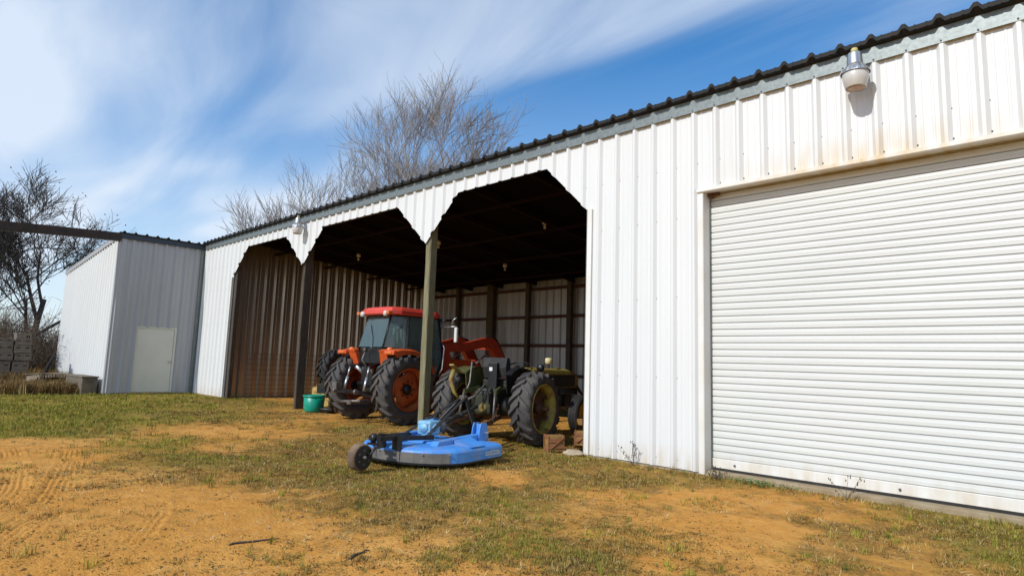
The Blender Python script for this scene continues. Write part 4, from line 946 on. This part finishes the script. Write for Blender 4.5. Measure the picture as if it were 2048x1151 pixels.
for side,y,k in HB:
    t=thing('wooden_box','%s box of the %s-hand stack of weathered wooden boxes'%(pos[k],side),'box',(-26.0+rr.uniform(-.03,.03),y+rr.uniform(-.02,.02),zs[k]),rr.uniform(-.05,.05),'weathered wooden boxes stacked left of the annex')
    h=hs_[k]; w=.22
    MB().box(-.25,.25,-w,w,0,h,bev=.008).build('body','box_wood',t)
    for a in (-.12,.12): MB().box(.2505,.253,a-.05,a+.05,h*.62,h*.62+.035).build('hand_slot','char_wood',t)
    MB().box(.2505,.262,-w*.98,w*.98,h-.05,h-.02).build('cleat','box_wood',t)
for side,y in (('left',-4.34),('right',-3.86)):
    t=thing('box_pallet','low timber pallet under the %s-hand stack of boxes'%side,'pallet',(-26,y,0),0,'pallets under the boxes')
    for q in (-.18,.18): plank(t,(-.26,q,.04),(.26,q,.04),.06,.08,'wood_dark','stringer')
    for q in (-.2,-.07,.07,.2): plank(t,(q,-.23,.10),(q,.23,.10),.09,.03,'wood_dark')
t=thing('cardboard_box','pale cardboard box with dark printing on top of the box stack','box',(-26,-3.88,1.565),.1)
MB().box(-.17,.17,-.20,.20,0,.17,bev=.006).build('body','box_wood',t); MB().box(.171,.173,.06,.10,.03,.12).build('printed_mark','char_wood',t); MB().box(.171,.173,.12,.15,.03,.12).build('printed_mark','char_wood',t)
# ------------------------------------------------------------------ trees
def grow(seed,base,height,spread,lean=(0,0),levels=5,fork=3,tr=.18,up=.35,first=.28,wig=.10,twigr=.008):
    """returns (thick, thin) branch lists: each a list of (points, radii)"""
    r=random.Random(seed); thick=[];thin=[];tips=[]
    def br(p,d,ln,rad,lv):
        k=4 if lv<3 else 3; pts=[p]; rads=[rad]; q=p.copy(); dd=d.copy()
        for i in range(k):
            dd=(dd+Vector((r.gauss(0,wig),r.gauss(0,wig),r.gauss(0,wig)+up*.12))).normalized(); q=q+dd*(ln/k); pts.append(q.copy()); rads.append(max(rad*(1-.42*(i+1)/k),twigr*.6))
        (thick if lv<2 else thin).append((pts,rads,lv))
        if lv>=levels: tips.append(q); return
        n=fork+(1 if r.random()<.5 else 0)+(1 if lv>=2 else 0)
        for j in range(n):
            f=(.45+.55*(j+1)/n) if lv>0 else (first+(1-first)*(j+.6)/n); idx=min(int(f*k),k-1); pp=pts[idx].lerp(pts[idx+1],f*k-idx) if f<1 else pts[-1]
            az_=r.uniform(0,2*PI); tilt=r.uniform(.35,.85)*spread
            a=dd.orthogonal().normalized(); b=dd.cross(a); nd_=(dd*math.cos(tilt)+(a*math.cos(az_)+b*math.sin(az_))*math.sin(tilt)); nd_.z+=up*.5; nd_.normalize()
            br(pp,nd_,ln*r.uniform(.58,.80),max(rads[idx]*r.uniform(.5,.68),twigr),lv+1)
    b=Vector(base); br(Vector((0,0,-.1)),Vector((lean[0],lean[1],1)).normalized(),height,tr,0)
    return thick,thin,tips
def tree(name,label,base,seed,group,m1='bark',m2='twig',leaves=0,**kw):
    t=thing(name,label,'tree',base,0,group); th,tn,tips=grow(seed,(0,0,0),**kw)
    mb=MB()
    for p,r_,lv in th: mb.tube(p,r_,6,False)
    mb.build('trunk',m1,t,fix=False)
    mb=MB()
    for p,r_,lv in tn: mb.tube(p,r_,3,False,smooth=False)
    c=mb.build('crown',m2,t,fix=False)
    if leaves:
        r=random.Random(seed+5); mb=MB()
        for i in range(leaves):
            q=r.choice(tips)+Vector((r.uniform(-.3,.3),r.uniform(-.3,.3),r.uniform(-.3,.2))); a=Vector((r.uniform(-1,1),r.uniform(-1,1),r.uniform(-1,1))).normalized()*.05; b=a.orthogonal().normalized()*.035
            mb.add([q-a,q+b,q+a,q-b],[(0,1,2,3)])
        o=mb.build('leaves','leaf_dry',t,fix=False); o['kind']='stuff'
    return t
GT='bare trees behind the shed'
tree('bare_tree','bare tree behind the shed just left of the tallest crown',(-30.0,12,0),11,GT,height=5.8,spread=.92,levels=5,tr=.30,fork=4,lean=(.02,0),up=.36,first=.55,twigr=.010)
tree('bare_tree','tallest and rightmost bare tree behind the shed roof',(-23.0,12.3,0),29,GT,height=6.0,spread=.95,levels=5,tr=.26,fork=4,lean=(.0,0),up=.34,first=.5,twigr=.010)
tree('bare_tree','shorter forked bare tree behind the shed, third from the right',(-34.6,12.5,0),35,GT,height=5.7,spread=.74,levels=5,tr=.24,fork=3,lean=(-.04,0),up=.42,first=.5,twigr=.013)
tree('bare_tree','smallest leftmost bare tree above the roof by the far dusk light',(-42.5,13,0),47,GT,height=5.0,spread=.8,levels=5,tr=.2,fork=3,lean=(-.02,0),up=.35,first=.5,twigr=.014)
GL='half-bare trees left of the annex'
tree('scrub_tree','dark half-bare tree with few leaves rising behind the stacked boxes',(-33.0,-2.9,0),61,GL,'bark_dark','bark_dark',500,height=3.6,spread=1.0,levels=5,tr=.16,fork=4,lean=(.05,.22),up=.24,first=.2,twigr=.011)
tree('scrub_tree','dark leaning tree at the left edge behind the overhead beam',(-34.5,-5.0,0),74,GL,'bark_dark','bark_dark',400,height=3.6,spread=1.0,levels=5,tr=.15,fork=4,lean=(-.05,.15),up=.24,first=.2,twigr=.011)
# thicket below the trees
def shrub(name,label,base,seed,w,h,n,m='brush'):
    t=thing(name,label,'shrub',base,0,'brown thicket shrubs left of the annex'); r=random.Random(seed); mb=MB(); tw=MB()
    for i in range(n):
        a=r.uniform(0,2*PI); d=Vector((math.cos(a)*r.uniform(.1,.9),math.sin(a)*r.uniform(.1,.9),r.uniform(.35,1.2))).normalized(); p=Vector((r.gauss(0,w*.28),r.gauss(0,w*.28),-.03)); ln=r.uniform(.5,1)*h
        pts=[p]; 
        for k in range(4): d=(d+Vector((r.gauss(0,.22),r.gauss(0,.22),r.gauss(-.03,.12)))).normalized(); pts.append(pts[-1]+d*ln/4)
        mb.tube(pts,[.018,.014,.010,.007,.004],3,False,False)
        for k in range(7):
            q=pts[r.randint(1,4)].lerp(pts[r.randint(1,4)],.5); e=Vector((r.gauss(0,1),r.gauss(0,1),r.gauss(.2,.8))).normalized()*r.uniform(.15,.45); tw.tube([q,q+e*.6,q+e+Vector((0,0,-.06))],[.007,.005,.003],3,False,False)
    mb.build('stems',m,t,fix=False); o=tw.build('twigs',m,t,fix=False); return t
shrub('thicket_shrub','tangled brown shrub behind the right box stack',(-29.6,-3.3,0),1,2.8,3.0,420)
shrub('thicket_shrub','tangled brown shrub at the left edge behind the boxes',(-30.2,-5.0,0),2,3.0,3.4,450)
shrub('thicket_shrub','low brown shrub touching the far annex corner',(-30.8,-1.9,0),3,2.8,2.6,380)
shrub('thicket_shrub','tall dark shrub under the half-bare trees',(-33.5,-3.6,0),4,3.8,4.2,520)
# ------------------------------------------------------------------ far tree line
r=random.Random(99); mb=MB()
for i in range(15000):
    a=R(r.uniform(100,262)); d=r.uniform(85,120); x,y=d*math.cos(a),d*math.sin(a)-7; hgt=r.uniform(1,4.2)*(.7+.4*math.sin(a*23)*math.sin(a*57+1))
    p=Vector((x,y,0)); q=p+Vector((r.gauss(0,1.1),r.gauss(0,1.1),hgt)); w=Vector((-math.sin(a),math.cos(a),0))*r.uniform(.02,.10)
    mb.add([p-w*.3,p+w*.3,q+w,q-w],[(0,1,2,3)])
o=mb.build('far_woodland','brush',fix=False); tag(o,'brown winter woodland along the horizon','woodland',kind='stuff')
# ------------------------------------------------------------------ grass, litter and weeds
rs=np.random.RandomState(12)
def inside_shed(x,y): return (y>-.05)&(x>-21.3)
def tufts(name,label,ntry,prob,blades,hgt,lay,width,cols,rmin=2.6,rmax=42,amin=78,amax=192,simple=False):
    """scatter little tufts of tapering blades; prob(x,y)->0..1, cols = list of (colour, weight, jitter)"""
    a=np.radians(rs.uniform(amin,amax,ntry)); d=np.exp(rs.uniform(math.log(rmin),math.log(rmax),ntry)); x=d*np.cos(a); y=-7.24+d*np.sin(a)
    keep=(rs.rand(ntry)<prob(x,y))&~((y>-.03)&(x>-5.5))&~((x<-21.2)&(x>-28.7)&(y>-2.47))&~((y>7)&(x>-22))
    x,y,d=x[keep],y[keep],d[keep]; n=len(x); z=ground_h(x,y); sc_=np.clip(d/8,.75,2.2)
    B=blades; X_=np.repeat(x,B);Y_=np.repeat(y,B);Z_=np.repeat(z,B);S_=np.repeat(sc_,B); m=n*B
    ox=rs.normal(0,.022,m)*S_; oy=rs.normal(0,.022,m)*S_; th=rs.uniform(0,2*PI,m); L_=rs.uniform(.45,1,m)*np.repeat(hgt(x,y)*rs.uniform(.6,1.2,n),B); ln=rs.uniform(lay[0],lay[1],m)
    hx=np.cos(th)*L_*np.sin(ln); hy=np.sin(th)*L_*np.sin(ln); hz_=L_*np.cos(ln); wx=-np.sin(th)*width*S_; wy=np.cos(th)*width*S_
    b=np.stack([X_+ox,Y_+oy,Z_-.003],-1); w=np.stack([wx,wy,0*wx],-1); h=np.stack([hx,hy,hz_],-1); mid=b+h*np.array([.45,.45,.62]); tip=b+h
    V=3 if simple else 5
    co=np.stack([b-w,b+w,tip] if simple else [b-w,b+w,mid+w*.8,mid-w*.8,tip],1).reshape(-1,3)
    i=np.arange(m)*V; f=np.stack([i,i+1,i+2],-1) if simple else np.concatenate([np.stack([i,i+1,i+2],-1),np.stack([i,i+2,i+3],-1),np.stack([i+3,i+2,i+4],-1)])
    pal=np.array([c for c,_,_ in cols]); pw=np.array([q for _,q,_ in cols],float); pw/=pw.sum(); ci=rs.choice(len(cols),n,p=pw); cc_=pal[ci]*rs.uniform(.65,1.35,(n,1)); cc_=np.repeat(cc_,B,0)*rs.uniform(.8,1.2,(m,1)); cc_=np.repeat(cc_,V,0); cc_=np.concatenate([cc_,np.ones((len(cc_),1))],1)
    o=np_mesh(name,co,f,3,'grass_mat','Col',cc_); return tag(o,label,'grass',kind='stuff')
gn=lambda x,y,s,k:fbm(x,y,s,k,3)
pg=lambda x,y:np.clip((cover(x,y)[0]*1.1+gn(x,y,1.1,41)*.8+gn(x,y,5.,44)*.6-.36)*1.7,0,1)
pd=lambda x,y:np.clip((cover(x,y)[1]+gn(x,y,1.3,51)*.8+gn(x,y,6.,54)*.7-.28)*1.7,0,1)
GREEN=[((.23,.235,.026),4,0),((.27,.25,.035),3,0),((.33,.25,.06),3,0),((.10,.125,.018),2,0)]
DRY=[((.34,.21,.055),4,0),((.19,.11,.03),3,0),((.50,.37,.16),2,0),((.25,.21,.035),4,0),((.06,.036,.012),4,0)]
tufts('green_grass','short green grass growing in patches over the yard',170000,pg,7,lambda x,y:.035+.05*np.clip(cover(x,y)[0],0,1)*np.clip(np.hypot(x,y+7.2)/11,.4,1.3),(.15,1.1),.0022,GREEN)
tufts('dry_grass','dry matted grass and litter over the yard',330000,pd,6,lambda x,y:.040+.025*cover(x,y)[1],(.5,1.45),.0030,DRY,simple=True)
tufts('low_weeds','small dark weed rosettes dotted over the dirt',60000,lambda x,y:np.clip(.25+cover(x,y)[1]*.5-.9*(gn(x,y,.8,63)<-.08),0,1),7,lambda x,y:.026+0*x,(1.0,1.45),.0055,[((.05,.06,.012),3,0),((.07,.045,.015),4,0),((.13,.13,.03),2,0)],rmax=16)
# tall dry growth round the clutter and along the annex
def tall(x,y): return (((x>-30)&(x<-21.6)&(y<-2.55)&(y>-5.3))*(.9)*(np.clip(1.2-np.abs(y+3.5)/1.7+gn(x,y,.9,77)*.8,0,1))+((x<-28.8)&(x>-34)&(y>-8)&(y<2))*.9+((x<-34)&(y>-25)&(y<25))*.35)
tufts('tall_dry_grass','tall dry brown grass round the rubbish heap and boxes',260000,tall,9,lambda x,y:.38+.22*(x<-25)+.3*(x<-28.5)+0*x,(.05,.75),.005,[((.27,.17,.055),4,0),((.17,.10,.04),4,0),((.36,.25,.09),2,0),((.10,.065,.03),3,0)],rmin=16,rmax=60,amin=120,amax=185)
tufts('wall_foot_weeds','thin dry weeds along the shed foot',60000,lambda x,y:((y>-.38)&(y<-.03)&(x>-5.6)&(x<.5))*.38+((y>-.5)&(y<.1)&(x<-18.6)&(x>-21.3))*.5,8,lambda x,y:.07+0*x,(.2,1.2),.0022,GREEN+DRY[:3],rmin=5,rmax=22)
tufts('straw_litter','loose pale straw stalks strewn over the yard',16000,lambda x,y:np.clip(.12+cover(x,y)[1]*.7+gn(x,y,1.5,83)*.8,0,1),3,lambda x,y:.11+0*x,(1.25,1.54),.0022,[((.58,.44,.22),3,0),((.36,.25,.11),2,0),((.66,.54,.33),1,0)],rmax=18)
tufts('grass_clumps','scattered taller grass clumps in the yard',9000,lambda x,y:np.clip((cover(x,y)[0]*.9+gn(x,y,2.2,91)*.9-.12)*1.2,0,1),16,lambda x,y:.10+0*x,(.1,.95),.0024,GREEN+DRY[:1],rmin=3,rmax=26)
# pebbles and clods
n=2600; a=np.radians(rs.uniform(85,190,n)); d=np.exp(rs.uniform(math.log(2.8),math.log(14),n)); x=d*np.cos(a); y=-7.24+d*np.sin(a); k=(y<-.1); x,y,d=x[k],y[k],d[k]; z=ground_h(x,y); n=len(x)
oct_=np.array([(1,0,0),(-1,0,0),(0,1,0),(0,-1,0),(0,0,1),(0,0,-1)],float); fo=np.array([(0,2,4),(2,1,4),(1,3,4),(3,0,4),(2,0,5),(1,2,5),(3,1,5),(0,3,5)])
s=rs.gamma(2,.0032,n)+.003; co=(oct_[None]*rs.uniform(.6,1.3,(n,6,1))*s[:,None,None]*np.array([1,1,.6]))+np.stack([x,y,z+s*.2],-1)[:,None]
o=np_mesh('pebbles',co.reshape(-1,3),(fo[None]+6*np.arange(n)[:,None,None]).reshape(-1,3),3,'soil_clod'); tag(o,'small clods and pebbles scattered on the dirt','pebbles',kind='stuff')
# twigs and single weeds
def twig(label,a,b,seed):
    r=random.Random(seed); a=Vector(a); b=Vector(b); pts=[a.lerp(b,i/6)+Vector((r.gauss(0,.012),r.gauss(0,.012),.012+abs(r.gauss(0,.004)))) for i in range(7)]
    for p in pts: p.z=float(ground_h(p.x,p.y))+.008
    mb=MB().tube(pts,[.005,.007,.008,.008,.006,.005,.003],5); tag(mb.build('twig','bark_dark'),label,'twig')
twig('dark fallen twig lying on the bare dirt in the foreground',(-4.35,-5.46,0),(-4.27,-5.12,0),1)
twig('short dark twig on the dirt right of the longer twig',(-3.60,-4.98,0),(-3.62,-4.80,0),2)
def weed(label,loc,h,n,seed,m='weed_dry',spread=.35):
    t=thing('dry_weed',label,'weed',loc,0,'dry weed stalks by the wall'); r=random.Random(seed); mb=MB(); hd=MB()
    for i in range(n):
        d=Vector((r.gauss(0,spread),r.gauss(0,spread*.5),1)).normalized(); p=Vector((r.gauss(0,.01),r.gauss(0,.01),-.01)); pts=[p]
        for k in range(4): d=(d+Vector((r.gauss(0,.10),r.gauss(0,.06),0))).normalized(); pts.append(pts[-1]+d*h*r.uniform(.8,1.1)/4)
        mb.tube(pts,[.003,.0025,.002,.0018,.0012],4,False)
        for k in range(5):
            q=pts[r.randint(2,4)]+Vector((r.gauss(0,.012),r.gauss(0,.012),r.uniform(-.03,.02))); hd.lathe([(-.012,.0005),(-.004,.006),(.006,.005),(.014,.0005)],5,'z',q)
    mb.build('stems',m,t,fix=False); o=hd.build('seed_heads','weed_dry',t,fix=False); o['kind']='stuff'; return t
weed('dry seeded weed stalk standing before the roll-up door',(-2.02,-.14,.0),.26,4,3)
weed('wispy dry weed against the white wall panels',(-4.62,-.10,0),.30,7,5,spread=.45)
weed('dark tangled weed at the foot of the door jamb',(-3.40,-.16,0),.16,10,7,spread=1.1)
t=thing('green_weed','low bright green weed clump at the door sill','weed',(-2.95,-.20,0)); r=random.Random(8); mb=MB()
for i in range(420):
    p=Vector((r.gauss(0,.20),r.gauss(0,.045),r.uniform(.0,.05))); a=Vector((r.uniform(-1,1),r.uniform(-1,1),r.uniform(.0,.8))).normalized()*r.uniform(.015,.03); b=a.cross(Vector((0,0,1))).normalized()*.008
    mb.add([p-a*.2,p+a*.5+b,p+a,p+a*.5-b],[(0,1,2,3)])
mb.build('leaves','weed_green',t,fix=False)
